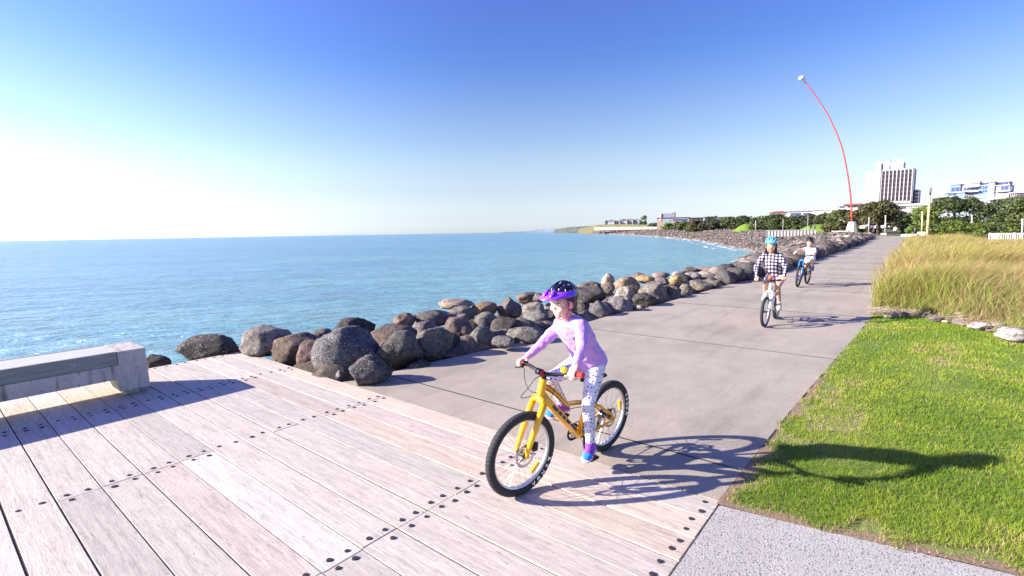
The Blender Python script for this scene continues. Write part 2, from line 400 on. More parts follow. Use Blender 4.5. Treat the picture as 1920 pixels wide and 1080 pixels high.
# slabs with real joints between them
joints = [3.079, 3.585, 7.45, 11.3, 15.4, 19.5, 23.6, 27.9, 32.5, 37, 42, 47, 52, 58, 64, 70, 76, 82, 90, 105]
V, F = [], []
def slab(aa, lo, hi, z, thick):
    n0 = len(V)
    for a in aa: V.extend([(a, lo(a), z), (a, hi(a), z), (a, lo(a), z - thick), (a, hi(a), z - thick)])
    n = len(aa)
    for i in range(n - 1):
        q = n0 + 4 * i; F.extend([(q, q + 4, q + 5, q + 1), (q, q + 2, q + 6, q + 4), (q + 1, q + 5, q + 7, q + 3)])
    F.extend([(n0, n0 + 1, n0 + 3, n0 + 2), (n0 + 4*n-4, n0 + 4*n-2, n0 + 4*n-1, n0 + 4*n-3)])
for j0, j1 in zip(joints, joints[1:]):
    aa = np.linspace(j0 + .004, j1 - .004, 6)
    slab(aa, lambda a: bR(a) + .0, lambda a: bL(a) + .12, rng.uniform(-.001, .001), .09)
path = raw('path', V, F, M_PATH); path.matrix_world = M_AB; tag(path, kind='structure')
bm = bmesh.new()
for j in joints[1:-1]: box(bm, j - .007, j + .007, bR(j) + .01, bL(j) + .1, -.02, .003)
build('joint_filler', bm, plain('dark_filler', (.03, .028, .026), .95), path)
fp_lo = lambda a: -4.0
V, F = [], []
# footpath strip beside the boardwalk: bounded by the boardwalk end (b .832) and the lawn's curved lower edge
EA = np.array([-4, -2.0, -.5, .5, .84]); EB = np.array([4.2, 3.55, 3.26, 3.075, 3.03])     # lawn's lower edge: a as a function of b
n = 16; bs = np.linspace(-4, .832, n)
for b in bs:
    ae = float(np.interp(b, EA, EB)); V += [(-3.5, b, 0.001), (ae, b, 0.001), (-3.5, b, -.1), (ae, b, -.1)]
for i in range(n - 1):
    q = 4 * i; F += [(q, q + 1, q + 5, q + 4), (q + 1, q + 3, q + 7, q + 5)]
F += [(4*n-4, 4*n-3, 4*n-1, 4*n-2)]
fp = raw('footpath', V, F, M_AGG); fp.matrix_world = M_AB; tag(fp, kind='structure')
# lawn
k = N('turf'); v = k.coord()
n1 = k.noise(1.1, 5, .6, v); n2 = k.noise(28, 5, .7, v)
c = k.ramp(n1, [(.3, (.13, .22, .018)), (.6, (.20, .29, .03))]); c = k.mix(k.ramp(n2, [(.35, (0, 0, 0)), (.65, (1, 1, 1))]), c, (.16, .14, .06))
ta = k.n('Attribute'); ta.attribute_name = 'tint'; ts = k.n('SeparateColor'); k.l(ta.outputs['Color'], ts.inputs[0])
sl_ = k.math('ADD', ts.outputs[0], k.math('MULTIPLY', k.math('SUBTRACT', k.noise(3.5, 5, .7, v), .5), 1.6))
c = k.mix(k.ramp(sl_, [(.42, (0, 0, 0)), (.6, (1, 1, 1))]), c, k.mix(n2, (.12, .075, .05), (.38, .27, .16)))
M_TURF = k.out(c, .95, k.bump(n2, .8, .02))
FA = np.array([-6, -2.6, -1.26, -.38, 0, .48, .55]); FBv = np.array([7.2, 9.0, 10.35, 11.6, 11.9, 11.75, 11.6])            # far edge: a as a function of b
def lawn_far(b): return float(np.interp(b, FA, FBv))
def lawn_near(b): return float(np.interp(b, EA, EB))
V, F = [], []; nb, nA = 130, 120
for i in range(nb):
    b = -4.5 + (5.36) * i / (nb - 1)
    for j in range(nA):
        a = lawn_near(b) + (lawn_far(b) - lawn_near(b)) * j / (nA - 1)
        bb = min(b, bR(a) - .004); h = .012 * noise.noise(Vector((a * 1.3, bb * 1.3, 0)))
        V.append((a, bb, .004 + max(h, -.003)))
for i in range(nb - 1):
    for j in range(nA - 1):
        q = i * nA + j; F.append((q, q + 1, q + nA + 1, q + nA)[::-1])
LV = np.array(V); ed_ = np.minimum(np.abs(LV[:, 1] - np.interp(LV[:, 0], RA, RB)), np.abs(LV[:, 0] - np.interp(LV[:, 1], EA, EB))); lt = np.zeros((len(V), 3)); lt[:, 0] = np.clip(1 - ed_ / .15, 0, 1) * (LV[:, 0] < 6.8)
lawn = raw('lawn', V, F, M_TURF, None, True, lt); lawn.matrix_world = M_AB; tag(lawn, kind='structure')
# grass blades
def leafmat(name, rough=.6, trans=.25):
    k = N(name); a = k.n('Attribute'); a.attribute_name = 'tint'
    k.out(a.outputs['Color'], rough, spec=.25)
    tr = k.n('BsdfTranslucent'); k.l(a.outputs['Color'], tr.inputs[0]); mx = k.n('MixShader'); mx.inputs[0].default_value = trans
    k.l(k.b.outputs[0], mx.inputs[1]); k.l(tr.outputs[0], mx.inputs[2]); k.l(mx.outputs[0], k.t.nodes['Material Output'].inputs[0]); return k.m
M_BLADE = leafmat('grass_blade')
nrs = np.random.RandomState(3)
def vnoise(x, y, s, seed=0):
    return np.array([noise.noise(Vector((a * s, b * s, seed))) for a, b in zip(x, y)])
def blades(name, ab, h, wdt, col0, col1, lean, M=M_BLADE, segs=1, z0=0.0, windx=0):
    """ab: Nx2 root points (path frame); one curved blade each"""
    n = len(ab); ang = nrs.rand(n) * 6.283; px = ab[:, 0:1]; P = np.zeros((n, 3)); P[:, :2] = ab; P[:, 2] = z0
    d = np.stack([np.cos(ang), np.sin(ang), np.zeros(n)], 1); la = nrs.rand(n) * 6.283
    L = np.stack([np.cos(la), np.sin(la), np.zeros(n)], 1) * (lean * h * nrs.rand(n))[:, None]
    L += np.array([windx * E1.x, windx * E2.x, 0])[None] * (h * (.5 + nrs.rand(n)))[:, None] if windx else 0
    Vs, Cs = [], []; hh = h[:, None] * np.array([[0, 0, 1.]])
    rows = segs + 1
    for j in range(rows):
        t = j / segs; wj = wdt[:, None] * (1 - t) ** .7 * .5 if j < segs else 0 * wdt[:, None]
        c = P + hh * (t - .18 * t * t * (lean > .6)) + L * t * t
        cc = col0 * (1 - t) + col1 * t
        if j < segs: Vs += [c - d * wj, c + d * wj]; Cs += [cc, cc]
        else: Vs += [c]; Cs += [cc]
    m = len(Vs); VV = np.stack(Vs, 1).reshape(-1, 3); CCc = np.stack(Cs, 1).reshape(-1, 3); base = np.arange(n)[:, None] * m; F3 = []
    for j in range(segs - 1):
        q = 2 * j; F3 += [np.concatenate([base + q, base + q + 1, base + q + 3], 1), np.concatenate([base + q, base + q + 3, base + q + 2], 1)]
    q = 2 * (segs - 1); F3 += [np.concatenate([base + q, base + q + 1, base + q + 2], 1)]
    o = raw(name, VV, np.concatenate(F3), M, None, False, CCc); o.matrix_world = M_AB; return o
pts = []
tries = 900000
b = nrs.uniform(-4.2, .95, tries); a = nrs.uniform(2.95, 12.1, tries)
near = np.interp(b, EA, EB); far = np.interp(b, FA, FBv); right = np.interp(a, RA, RB)
wob = .03 * np.sin(a * 9) * np.sin(a * 2.3) + .022 * np.sin(a * 23 + 1) + .02 * np.sin(b * 17) + .012 * np.sin(b * 41 + a * 30)
dist = np.hypot(a, b); keep = (a > near - .01 + wob) & (a < far) & (b < right - .03 + wob) & (b > -.17 * a - .8) & (nrs.rand(tries) < np.clip(12 / dist ** 2, .16, 1))
ab = np.stack([a, b], 1)[keep]
n = len(ab); print('lawn blades', n)
v1 = vnoise(ab[:, 0], ab[:, 1], 1.1); v2 = vnoise(ab[:, 0], ab[:, 1], 4.5, 9)
edge = np.minimum(np.abs(ab[:, 1] - np.interp(ab[:, 0], RA, RB)), np.abs(ab[:, 0] - np.interp(ab[:, 1], EA, EB)))
dry = np.clip(.95 - edge * 6.0 + 1.3 * v2, 0, 1) * (ab[:, 0] < 6.5) + np.clip(v1 * 1.6 + v2 * 1.3 - .68, 0, 1)
bare = nrs.rand(n) < np.clip(dry * 1.3 - .3, 0, .93) * np.clip(1.6 - edge * 4, .12, 1)
ab, v1, v2, dry = ab[~bare], v1[~bare], v2[~bare], dry[~bare]; n = len(ab); dist = np.hypot(ab[:, 0], ab[:, 1])
gr = np.array([.145, .27, .012]); gl = np.array([.34, .43, .035]); st = np.array([.55, .42, .22])
mixv = np.clip(.42 + v1 * 1.0 + v2 * .8 + nrs.randn(n) * .22, 0, 1)[:, None]
c1 = gr * (1 - mixv) + gl * mixv; dr = (nrs.rand(n) < dry * .9 + .05)[:, None]; c1 = np.where(dr, st * nrs.uniform(.7, 1.1, (n, 1)), c1)
h = nrs.uniform(.018, .045, n) * (1 + .35 * v2); h[dry > .6] *= .6
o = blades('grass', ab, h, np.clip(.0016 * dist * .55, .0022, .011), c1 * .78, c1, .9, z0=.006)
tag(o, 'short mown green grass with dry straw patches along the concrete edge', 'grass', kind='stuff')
# tall dune grass bed
def dens(a, b): return 1
tus = []
for _ in range(26000):
    a = 10 + 62 * nrs.rand() ** 1.5; b = nrs.uniform(-.15 * a - 1.6, bR(a) - .12)
    lim = lawn_far(b) if a < 14 else 0
    if a < lim + .35: continue
    if nrs.rand() > np.clip(16 / a, .2, 1): continue
    tus.append((a, b))
tus = np.array(tus); print('tussocks', len(tus))
per = np.where(tus[:, 0] < 22, 38, 18)
rep = np.repeat(np.arange(len(tus)), per); rep = rep[:330000]
n = len(rep); ab = tus[rep] + nrs.randn(n, 2) * .13; ab[:, 1] = np.minimum(ab[:, 1], np.interp(ab[:, 0], RA, RB) - .03 + .1 * nrs.rand(n))
tn = vnoise(tus[:, 0], tus[:, 1], .35, 4)[rep]; tr = nrs.rand(len(tus))[rep]
tn2 = vnoise(tus[:, 0], tus[:, 1], 1.3, 14)[rep]; h = nrs.uniform(.5, 1.12, n) * (1 + .35 * tn + .42 * tn2) * (.85 + .3 * tr) * np.where(ab[:, 0] > 30, .95, 1)
edgef = np.clip((ab[:, 0] - np.interp(ab[:, 1], FA, FBv)) / .9, .45, 1); h *= edgef
h *= np.where(ab[:, 1] > np.interp(ab[:, 0], RA, RB) - .35, .85, 1)
h *= np.where((ab[:, 1] < -.065 * ab[:, 0]) & (ab[:, 0] > 25), .55, 1)
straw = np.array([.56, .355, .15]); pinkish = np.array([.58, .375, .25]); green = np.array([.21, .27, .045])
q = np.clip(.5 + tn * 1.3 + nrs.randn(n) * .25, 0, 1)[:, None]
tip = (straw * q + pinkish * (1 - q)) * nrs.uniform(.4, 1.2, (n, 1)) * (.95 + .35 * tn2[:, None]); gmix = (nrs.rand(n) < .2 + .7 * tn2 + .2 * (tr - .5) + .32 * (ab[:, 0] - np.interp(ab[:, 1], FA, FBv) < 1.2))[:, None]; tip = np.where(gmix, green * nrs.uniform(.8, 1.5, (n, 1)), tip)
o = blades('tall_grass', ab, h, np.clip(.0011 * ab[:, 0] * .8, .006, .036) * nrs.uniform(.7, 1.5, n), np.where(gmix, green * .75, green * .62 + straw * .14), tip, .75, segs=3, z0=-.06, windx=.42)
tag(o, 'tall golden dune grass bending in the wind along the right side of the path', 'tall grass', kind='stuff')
# dead stalks and leaf litter along the bed's front edge
n = 1500; t = nrs.rand(n); bb = -2.4 + 2.9 * t; aa_ = np.interp(bb, FA, FBv) + nrs.uniform(-.05, .55, n)
V, F = [], []
for i in range(n):
    L = nrs.uniform(.08, .34); an = nrs.rand() * 6.28; dx, dy = math.cos(an) * L / 2, math.sin(an) * L / 2; z = nrs.uniform(.01, .10); dz = nrs.uniform(-.03, .06); w2 = .004
    m = len(V); V += [(aa_[i] - dx, bb[i] - dy, z), (aa_[i] - dx + w2, bb[i] - dy + w2, z + .006), (aa_[i] + dx, bb[i] + dy, z + dz), (aa_[i] + dx + w2, bb[i] + dy + w2, z + dz + .006)]; F.append((m, m + 1, m + 3, m + 2))
o = raw('dead_stalks', V, F, plain('dead_stalk', (.27, .21, .165), .9, var=.35, scale=9)); o.matrix_world = M_AB
tag(o, 'pale dead stalks and leaf litter lying in front of the tall grass', 'dead stalks', kind='stuff')
# ------------------------------------------------------------ boulders
def rock_mat(name, attr=False):
    k = N(name); v = k.coord(); oi = k.n('ObjectInfo')
    if attr:
        a = k.n('Attribute'); a.attribute_name = 'tint'; base = a.outputs['Color']; vec = v
    else:
        base = oi.outputs['Color']
        add = k.n('VectorMath'); add.operation = 'ADD'; k.l(v, add.inputs[0])
        mv = k.n('CombineXYZ')
        for i in range(3): k.l(k.math('MULTIPLY', oi.outputs['Random'], 31.7 + 11 * i), mv.inputs[i])
        k.l(mv.outputs[0], add.inputs[1]); vec = add.outputs[0]
    n1 = k.noise(2.6, 6, .65, vec); n2 = k.noise(13, 6, .7, vec); n3 = k.noise(55, 3, .6, vec)
    c = k.mix(1.0, base, k.ramp(n1, [(.3, (.55, .52, .5)), (.5, (1, 1, 1)), (.72, (1.5, 1.4, 1.3))]), 'MULTIPLY')
    c = k.mix(1.0, c, k.ramp(n2, [(.34, (.42, .41, .41)), (.55, (1.15, 1.12, 1.08))]), 'MULTIPLY')
    c = k.mix(1.0, c, k.ramp(n3, [(.36, (.55, .55, .55)), (.56, (1.12, 1.12, 1.12))]), 'MULTIPLY')
    vo = k.n('TexVoronoi'); vo.inputs['Scale'].default_value = 38; vo.inputs['Randomness'].default_value = 1; k.l(vec, vo.inputs['Vector'])
    spk = k.ramp(vo.outputs['Distance'], [(.20, (1, 1, 1)), (.36, (0, 0, 0))])
    rn = k.n('SeparateColor'); k.l(vo.outputs['Color'], rn.inputs[0])
    lim = oi.outputs['Alpha']
    s1 = k.math('MULTIPLY', spk, k.math('GREATER_THAN', rn.outputs[0], lim))
    s1 = k.math('MULTIPLY', s1, 0.0) if attr else k.math('MULTIPLY', s1, k.ramp(k.noise(4.5, 4, .6, vec), [(.40, (0, 0, 0)), (.56, (1, 1, 1))]))
    c = k.mix(s1, c, (.50, .49, .48))
    lich = k.ramp(k.noise(7, 5, .75, vec), [(.62, (0, 0, 0)), (.7, (.5, .5, .5))]); c = k.mix(lich, c, (.30, .28, .26))
    nrm = k.bump(n3, .7, .01, k.bump(n2, 1, .05, k.bump(n1, .6, .08)))
    return k.out(c, .85, nrm, spec=.3)
M_ROCK = rock_mat('basalt'); M_ROCKS = rock_mat('basalt_bank', True)
def rock_geo(seed, sub=4):
    """unit boulder: noise-shaped icosphere with a few flattened faces"""
    bm = bmesh.new(); bmesh.ops.create_icosphere(bm, subdivisions=sub, radius=1)
    r = random.Random(seed); off = Vector((r.random() * 50, r.random() * 50, r.random() * 50))
    pl = []
    for _ in range(r.randint(8, 14)):
        d = Vector((r.gauss(0, 1), r.gauss(0, 1), r.gauss(0, 1))).normalized(); pl.append((d, r.uniform(.66, .93)))
    sx, sy, sz = r.uniform(.85, 1.15), r.uniform(.8, 1.1), r.uniform(.7, 1.0); soft = r.uniform(.82, .97)
    for v in bm.verts:
        p = v.co.copy()
        for d, h in pl:
            e = p.dot(d) - h
            if e > 0: p -= d * e * soft
        n = .15 * noise.noise(p * 1.2 + off) + .05 * abs(noise.noise(p * 4.5 + off * 3)) + .07 * noise.noise(p * 2.9 + off) + .03 * noise.noise(p * 7 + off) + (.018 * noise.noise(p * 17 + off) - .035 * max(0, .25 - abs(noise.noise(p * 3.3 + off * 2))) * 2 if sub > 3 else 0)
        p = p * (1 + n); v.co = Vector((p.x * sx, p.y * sy, p.z * sz))
    return bm
G, B, D, T_, O_, W_, P_ = (.16, .15, .148), (.14, .105, .085), (.055, .047, .045), (.30, .235, .185), (.34, .235, .12), (.40, .355, .31), (.20, .165, .175)
CN = {G: 'grey', B: 'brown', D: 'dark', T_: 'tan', O_: 'ochre', W_: 'pale', P_: 'purplish grey'}
# (x0, y0, x1, y1) in the 1920 frame, how its distance is fixed ('a' line or 'b' row), colour, label
R7 = lambda a, b, c, d: (440 + a / 3.2, 540 + b / 3.2, 440 + c / 3.2, 540 + d / 3.2)
R4 = lambda a, b, c, d: (1000 + a / 4.8, 480 + b / 4.8, 1000 + c / 4.8, 480 + d / 4.8)
ROCKS = [
 ((337, 627, 447, 680), 'B', 8.15, D, 'dark domed boulder with white flecks on top, alone between the bench and the rock row'),
 ((275, 663, 317, 697), 'B', 8.0, D, 'small black rock half hidden behind the right end of the bench'),
 (R7(45, 220, 360, 410), 'B', 7.35, (.21, .195, .185), 'long light-topped grey boulder at the leftmost end of the rock row'),
 (R7(222, 262, 520, 470), 'A', 3.42, B, 'dark brown rounded boulder right of the long light-topped grey boulder'),
 (R7(375, 308, 540, 500), 'A', 3.28, (.15, .10, .095), 'small reddish brown boulder squeezed against the largest speckled grey boulder'),
 (R7(470, 230, 870, 560), 'A', 3.50, (.135, .13, .14), 'largest boulder of all, tall smooth grey with white specks at the boardwalk edge'),
 (R7(690, 395, 945, 585), 'A', 3.26, (.075, .072, .078), 'dark boulder thick with white barnacle specks where boardwalk meets path'),
 (R7(580, 492, 660, 565), 'A', 3.16, (.26, .23, .22), 'small pale stone at the foot of the largest speckled boulder'),
 (R7(585, 170, 845, 330), 'A', 4.35, D, 'dark angular boulder rising behind the largest speckled boulder'),
 (R7(460, 240, 590, 320), 'A', 4.1, (.2, .19, .18), 'pale grey flat rock seen behind the two brown boulders'),
 (R7(800, 215, 1130, 440), 'R', 1.1, (.12, .095, .085), 'wide brown boulder behind the dark-sided grey one right of the largest boulder'),
 (R7(850, 250, 1130, 505), 'R', .42, (.10, .093, .09), 'dark boulder with a grey sunlit shoulder second in the front row on the path'),
 (R7(950, 145, 1085, 240), 'R', 1.9, (.24, .17, .13), 'small brown boulder at the back edge against the water, left part of the row'),
 (R7(1075, 130, 1330, 230), 'R', 1.75, (.14, .13, .135), 'broad mottled grey boulder at the back beside the small brown one'),
 (R7(1060, 197, 1215, 290), 'R', 1.25, P_, 'smooth bluish grey boulder tucked in mid row above the tall ridged one'),
 (R7(1080, 222, 1310, 460), 'R', .45, (.13, .125, .12), 'tall ridged grey boulder leaning left on the path edge'),
 (R7(1255, 155, 1450, 370), 'R', .95, (.17, .13, .125), 'pinkish brown boulder standing behind the tall ridged grey one'),
 (R7(1390, 218, 1565, 395), 'R', .4, (.14, .135, .125), 'grey boulder with a pointed top and shadowed front on the path edge'),
 (R7(1030, 430, 1180, 510), 'R', .12, (.07, .068, .07), 'low dark speckled stone at the foot of the tall ridged boulder'),
 (R7(1220, 355, 1380, 425), 'R', .25, (.07, .068, .07), 'low dark stone between the ridged boulder and the pointed grey one'),
 (R7(1220, 65, 1435, 135), 'R', 2.3, T_, 'tan topped boulder at the back against the water above the pinkish one'),
 (R7(1240, 105, 1465, 215), 'R', 1.75, (.17, .155, .145), 'pitted grey boulder below the tan topped one'),
 (R7(1420, 80, 1580, 170), 'R', 1.9, (.20, .145, .10), 'brown cracked boulder at the back, right of the tan topped one'),
 (R7(1435, 145, 1580, 260), 'R', 1.2, G, 'rough grey boulder left of the long dark mottled one'),
 (R7(1530, 165, 1725, 300), 'R', .75, (.075, .068, .066), 'long dark mottled boulder left of the knobbly low stone'),
 (R7(1570, 55, 1725, 200), 'R', 1.6, (.16, .14, .13), 'tall greyish brown boulder standing behind the long dark mottled one'),
 (R7(1690, 20, 1855, 105), 'R', 2.2, (.18, .14, .12), 'brown boulder highest at the back left of the helmet'),
 (R7(1720, 85, 1860, 175), 'R', 1.5, (.30, .265, .23), 'light grey boulder just left of the rider in the mid row'),
 (R7(1830, 85, 1990, 200), 'R', 1.4, (.19, .175, .165), 'grey boulder partly behind the visor of the purple helmet'),
 (R7(1715, 135, 1890, 245), 'R', .95, (.16, .155, .15), 'round pitted grey boulder above the low patterned stone'),
 (R7(1625, 228, 1840, 330), 'R', .15, (.19, .175, .16), 'low stone patterned like cracked mud on the path edge left of the rider'),
 (R7(1810, 195, 1930, 280), 'R', .5, (.12, .11, .105), 'small dark round boulder behind the outstretched lilac sleeve'),
 (R7(1540, 285, 1680, 360), 'R', -.05, (.14, .135, .135), 'flat grey slab lying in the shadow by the path edge'),
 (R4(375, 225, 620, 330), 'R', 1.7, (.17, .145, .125), 'long brown boulder behind the back of the purple helmet'),
 (R4(385, 270, 660, 420), 'R', .95, (.075, .068, .07), 'rough black boulder with a lit crest right of the rider'),
 (R4(610, 152, 730, 300), 'R', 2.0, (.38, .31, .25), 'upright light tan boulder standing tallest at the back right of the rider'),
 (R4(600, 235, 735, 360), 'R', 1.3, (.17, .14, .12), 'brown boulder under the upright light tan one'),
 (R4(720, 180, 960, 345), 'R', 1.5, (.27, .2, .15), 'large tan boulder with a black cleft above the whitish one'),
 (R4(715, 270, 905, 450), 'R', .75, W_, 'whitish wedge shaped boulder, palest in the near row'),
 (R4(475, 400, 710, 590), 'R', .35, (.14, .135, .145), 'front grey boulder with a flat sunlit top right of the rider'),
 (R4(655, 360, 900, 540), 'R', .35, (.20, .185, .195), 'coarse mottled grey boulder in front of the whitish wedge'),
 (R4(880, 325, 1110, 465), 'R', .35, (.085, .075, .07), 'dark hollow sided boulder in front right of the whitish wedge'),
 (R4(945, 225, 1195, 440), 'R', .75, (.20, .18, .165), 'big smooth grey boulder behind the dark hollow sided one'),
 (R4(890, 150, 1010, 230), 'R', 2.1, (.19, .14, .125), 'reddish brown boulder at the back left of the ochre wedge'),
 (R4(920, 170, 1075, 250), 'R', 1.7, O_, 'yellow ochre wedge at the back, left of the two ochre rocks'),
 (R4(1055, 190, 1225, 270), 'R', 1.3, P_, 'purplish grey flat topped boulder above the mottled one'),
 (R4(1070, 145, 1230, 205), 'R', 2.0, (.26, .19, .16), 'pinkish brown boulder at the back above the purplish flat one'),
 (R4(1190, 265, 1330, 415), 'R', .4, (.16, .135, .13), 'mottled brown boulder left of the leaning grey block'),
 (R4(1215, 170, 1350, 285), 'R', 1.2, (.37, .26, .13), 'yellow ochre angular boulder, right of the two ochre rocks'),
 (R4(1310, 248, 1430, 375), 'R', .35, (.19, .175, .155), 'leaning grey block with a pointed top on the path edge'),
 (R4(1355, 140, 1515, 225), 'R', 1.5, (.22, .2, .21), 'lilac grey boulder right of the ochre angular one'),
 (R4(1410, 210, 1610, 335), 'R', .45, (.16, .145, .125), 'overhanging boulder with a lit brow and black underside'),
 (R4(1355, 95, 1485, 150), 'R', 2.2, (.13, .11, .10), 'dark brown boulder at the back over the lilac grey one'),
 (R4(1470, 95, 1655, 165), 'R', 1.8, (.25, .19, .17), 'pinkish grey boulder long and low at the back'),
 (R4(1480, 130, 1655, 215), 'R', 1.3, (.30, .26, .225), 'smooth pale boulder below the long pinkish grey one'),
 (R4(1650, 120, 1820, 262), 'R', .45, (.11, .10, .085), 'round ball shaped boulder on the path edge, darkest round one'),
 (R4(1630, 78, 1800, 145), 'R', 1.4, (.27, .25, .235), 'light grey boulder behind the ball shaped one'),
 (R4(1790, 112, 1925, 232), 'R', .45, (.24, .2, .165), 'tan and black boulder right of the ball shaped one'),
 (R4(1740, 60, 1925, 125), 'R', 1.3, (.17, .155, .155), 'long grey boulder above the tan and black one'),
 (R4(905, 440, 990, 484), 'R', .0, (.25, .23, .215), 'small pale cobble lying alone at the foot of the rock row'),
 (R4(1245, 130, 1390, 185), 'R', 2.3, (.23, .22, .24), 'bluish grey boulder at the back over the ochre angular one'),
 (R4(1590, 215, 1690, 300), 'R', .2, (.15, .13, .11), 'small brown rock between the overhanging boulder and the ball shaped one'),
 (R4(395, 400, 515, 560), 'R', .7, (.06, .055, .055), 'shaded black rock just behind the back of the lilac shirt'),
 (R4(-5, 330, 95, 425), 'R', 1.6, (.16, .14, .13), 'brown rounded boulder just left of the purple visor'),
 (R4(0, 470, 130, 600), 'R', .9, (.11, .105, .105), 'dark grey boulder right under the face of the near rider'),
]
ND = 0; rock_pos = []
def place_rock(bb, mode, val, colr, label, seed):
    x0, y0, x1, y1 = bb; cx, cy = (x0 + x1) / 2, (y0 + y1) / 2
    if mode == 'A': p = ata(cx, cy, val + .05)
    elif mode == 'B': p = atb(cx, cy, val)
    else:
        b = 4.6
        for _ in range(6):
            p = atb(cx, cy, b); b = bL(p.dot(E1)) + val
        p = atb(cx, cy, b)
    dep = (p - CC).dot(_F); s = dep / FPX; wx = (x1 - x0) * s / 2; hz = (y1 - y0) * s / 2
    bm = rock_geo(seed, 4); r = random.Random(seed)
    bm.transform(Matrix.Rotation(r.random() * 6.28, 4, 'Z') @ Matrix.Rotation(r.uniform(-.4, .4), 4, 'X'))
    vs = [v.co for v in bm.verts]; mn = [min(c[i] for c in vs) for i in range(3)]; mx = [max(c[i] for c in vs) for i in range(3)]
    dy = max(wx, hz) * .92; t = (wx, dy, hz)
    for v in bm.verts:
        for i in range(3): v.co[i] = ((v.co[i] - mn[i]) / (mx[i] - mn[i]) * 2 - 1) * t[i]
    az_ = math.atan2(p.x, p.y); bm.transform(Matrix.Rotation(-az_, 4, 'Z'))
    o = build('boulder', bm, M_ROCK, None, True); o.location = p; o.color = (*[q * 1.15 for q in colr], .45 if any(q in label for q in ('barnacle', 'flecks', 'white specks', 'speckled stone')) else .86 + .14 * (seed % 3) / 2)
    tag(o, label, 'boulder', 'boulders of the near sea wall')
    rock_pos.append((p.x, p.y, max(wx, hz)))
for i, (bb, mode, val, colr, label) in enumerate(ROCKS): place_rock(bb, mode, val, colr, label, 100 + i)
protos = []
for i in range(10):
    bm = rock_geo(500 + i, 3); me = bpy.data.meshes.new('boulder'); bm.to_mesh(me); bm.free(); me.materials.append(M_ROCK)
    me.polygons.foreach_set('use_smooth', [True] * len(me.polygons)); protos.append(me)
rg = random.Random(21)
PAL = [G, B, (.10, .09, .085), (.22, .19, .165), (.26, .21, .17), (.17, .14, .13), (.13, .125, .13), (.20, .18, .17), (.3, .265, .235), P_, (.085, .075, .07)]
CNAME = ['mid grey', 'brown', 'charcoal', 'warm grey', 'tan', 'reddish brown', 'slate grey', 'pale brown', 'light sandy', 'purplish', 'blackish']
cands = []
# filler stones low behind and between the hand-shaped ones, then free rows further on
for a in np.arange(3.4, 17, .5):
    for row in range(5):
        b = bL(a) + .62 + row * .58; cands.append((a + rg.uniform(-.2, .2), b + rg.uniform(-.15, .15), rg.uniform(.30, .42), 'fill'))
a = 16.2
while a < 27.3:
    cands.append((a, bL(a) + .38 + rg.uniform(-.05, .08), rg.uniform(.33, .46), 'front')); a += rg.uniform(.62, .85)
a = 42.5
while a < 60: cands.append((a, bL(a) + .45, rg.uniform(.32, .54), 'front')); a += rg.uniform(.62, .95)
a = 28.2
while a < 42: cands.append((a, bL(a) + .55 + rg.uniform(-.1, .2), rg.uniform(.3, .5), 'front')); a += rg.uniform(.62, .95)
for a in np.arange(16.3, 40, .78):
    wdt = float(np.interp(a, [3, 25, 45, 66], [4, 5.2, 8, 12]))
    for row in range(1, int(wdt / .8)):
        cands.append((a + rg.uniform(-.3, .3), bL(a) + .45 + row * .78 + rg.uniform(-.2, .2), rg.uniform(.28, .54), 'back'))
far_list = []; individual = []
for (a, b, r, kd) in cands:
    p = AB(a, b); gz = land1(p.x, p.y)
    if kd == 'fill':
        if any((p.x - q[0]) ** 2 + (p.y - q[1]) ** 2 < (q[2] * .4) ** 2 for q in rock_pos): continue
        z = max(gz, -.20 - .03 * (b - bL(a)) ** 2) - .02
    elif kd == 'front': z = r * .32
    else: z = max(gz, -1.6) + r * .42 + rg.uniform(-.05, .16)
    p.z = z
    if inview(p, 60): individual.append((p, r, kd))
individual.sort(key=lambda t: t[0].length / t[1]); LIM = 232
POSW = [(13, 'near the front riders'), (20, 'behind the riders'), (30, 'in the middle distance'), (70, 'in the far stretch')]
for i, (p, r, kd) in enumerate(individual):
    if i < LIM:
        o = bpy.data.objects.new('boulder', protos[rg.randrange(10)]); COL.objects.link(o); o.location = p
        ci = rg.randrange(len(PAL)); m = rg.uniform(.7, 1.1); o.color = (*[c * m for c in PAL[ci]], rg.uniform(.85, 1.05))
        sx, sy, sz = rg.uniform(.85, 1.25), rg.uniform(.85, 1.15), rg.uniform(.72, 1.02)
        o.scale = (r * sx, r * sy, r * sz); o.rotation_euler = (rg.uniform(-.5, .5), rg.uniform(-.5, .5), rg.random() * 6.28)
        d = p.length
        if kd == 'fill': tag(o, f'{CNAME[ci]} stone low in the gaps between the near boulders', 'boulder', f'{CNAME[ci]} stones low between near boulders')
        else:
            wh = 'at the path edge' if kd == 'front' else 'on the slope to the water'
            ds = next(w_ for q, w_ in POSW if d < q or q == 70)
            szw = 'large' if r > .47 else ('small' if r < .4 else 'medium')
            shp = 'flat' if sz < .8 else ('upright' if sz > .94 else 'rounded')
            tag(o, f'{szw} {shp} {CNAME[ci]} boulder {wh} {ds}', 'boulder', f'{szw} {shp} {CNAME[ci]} boulders {wh} {ds}')
    else: far_list.append((p, r))
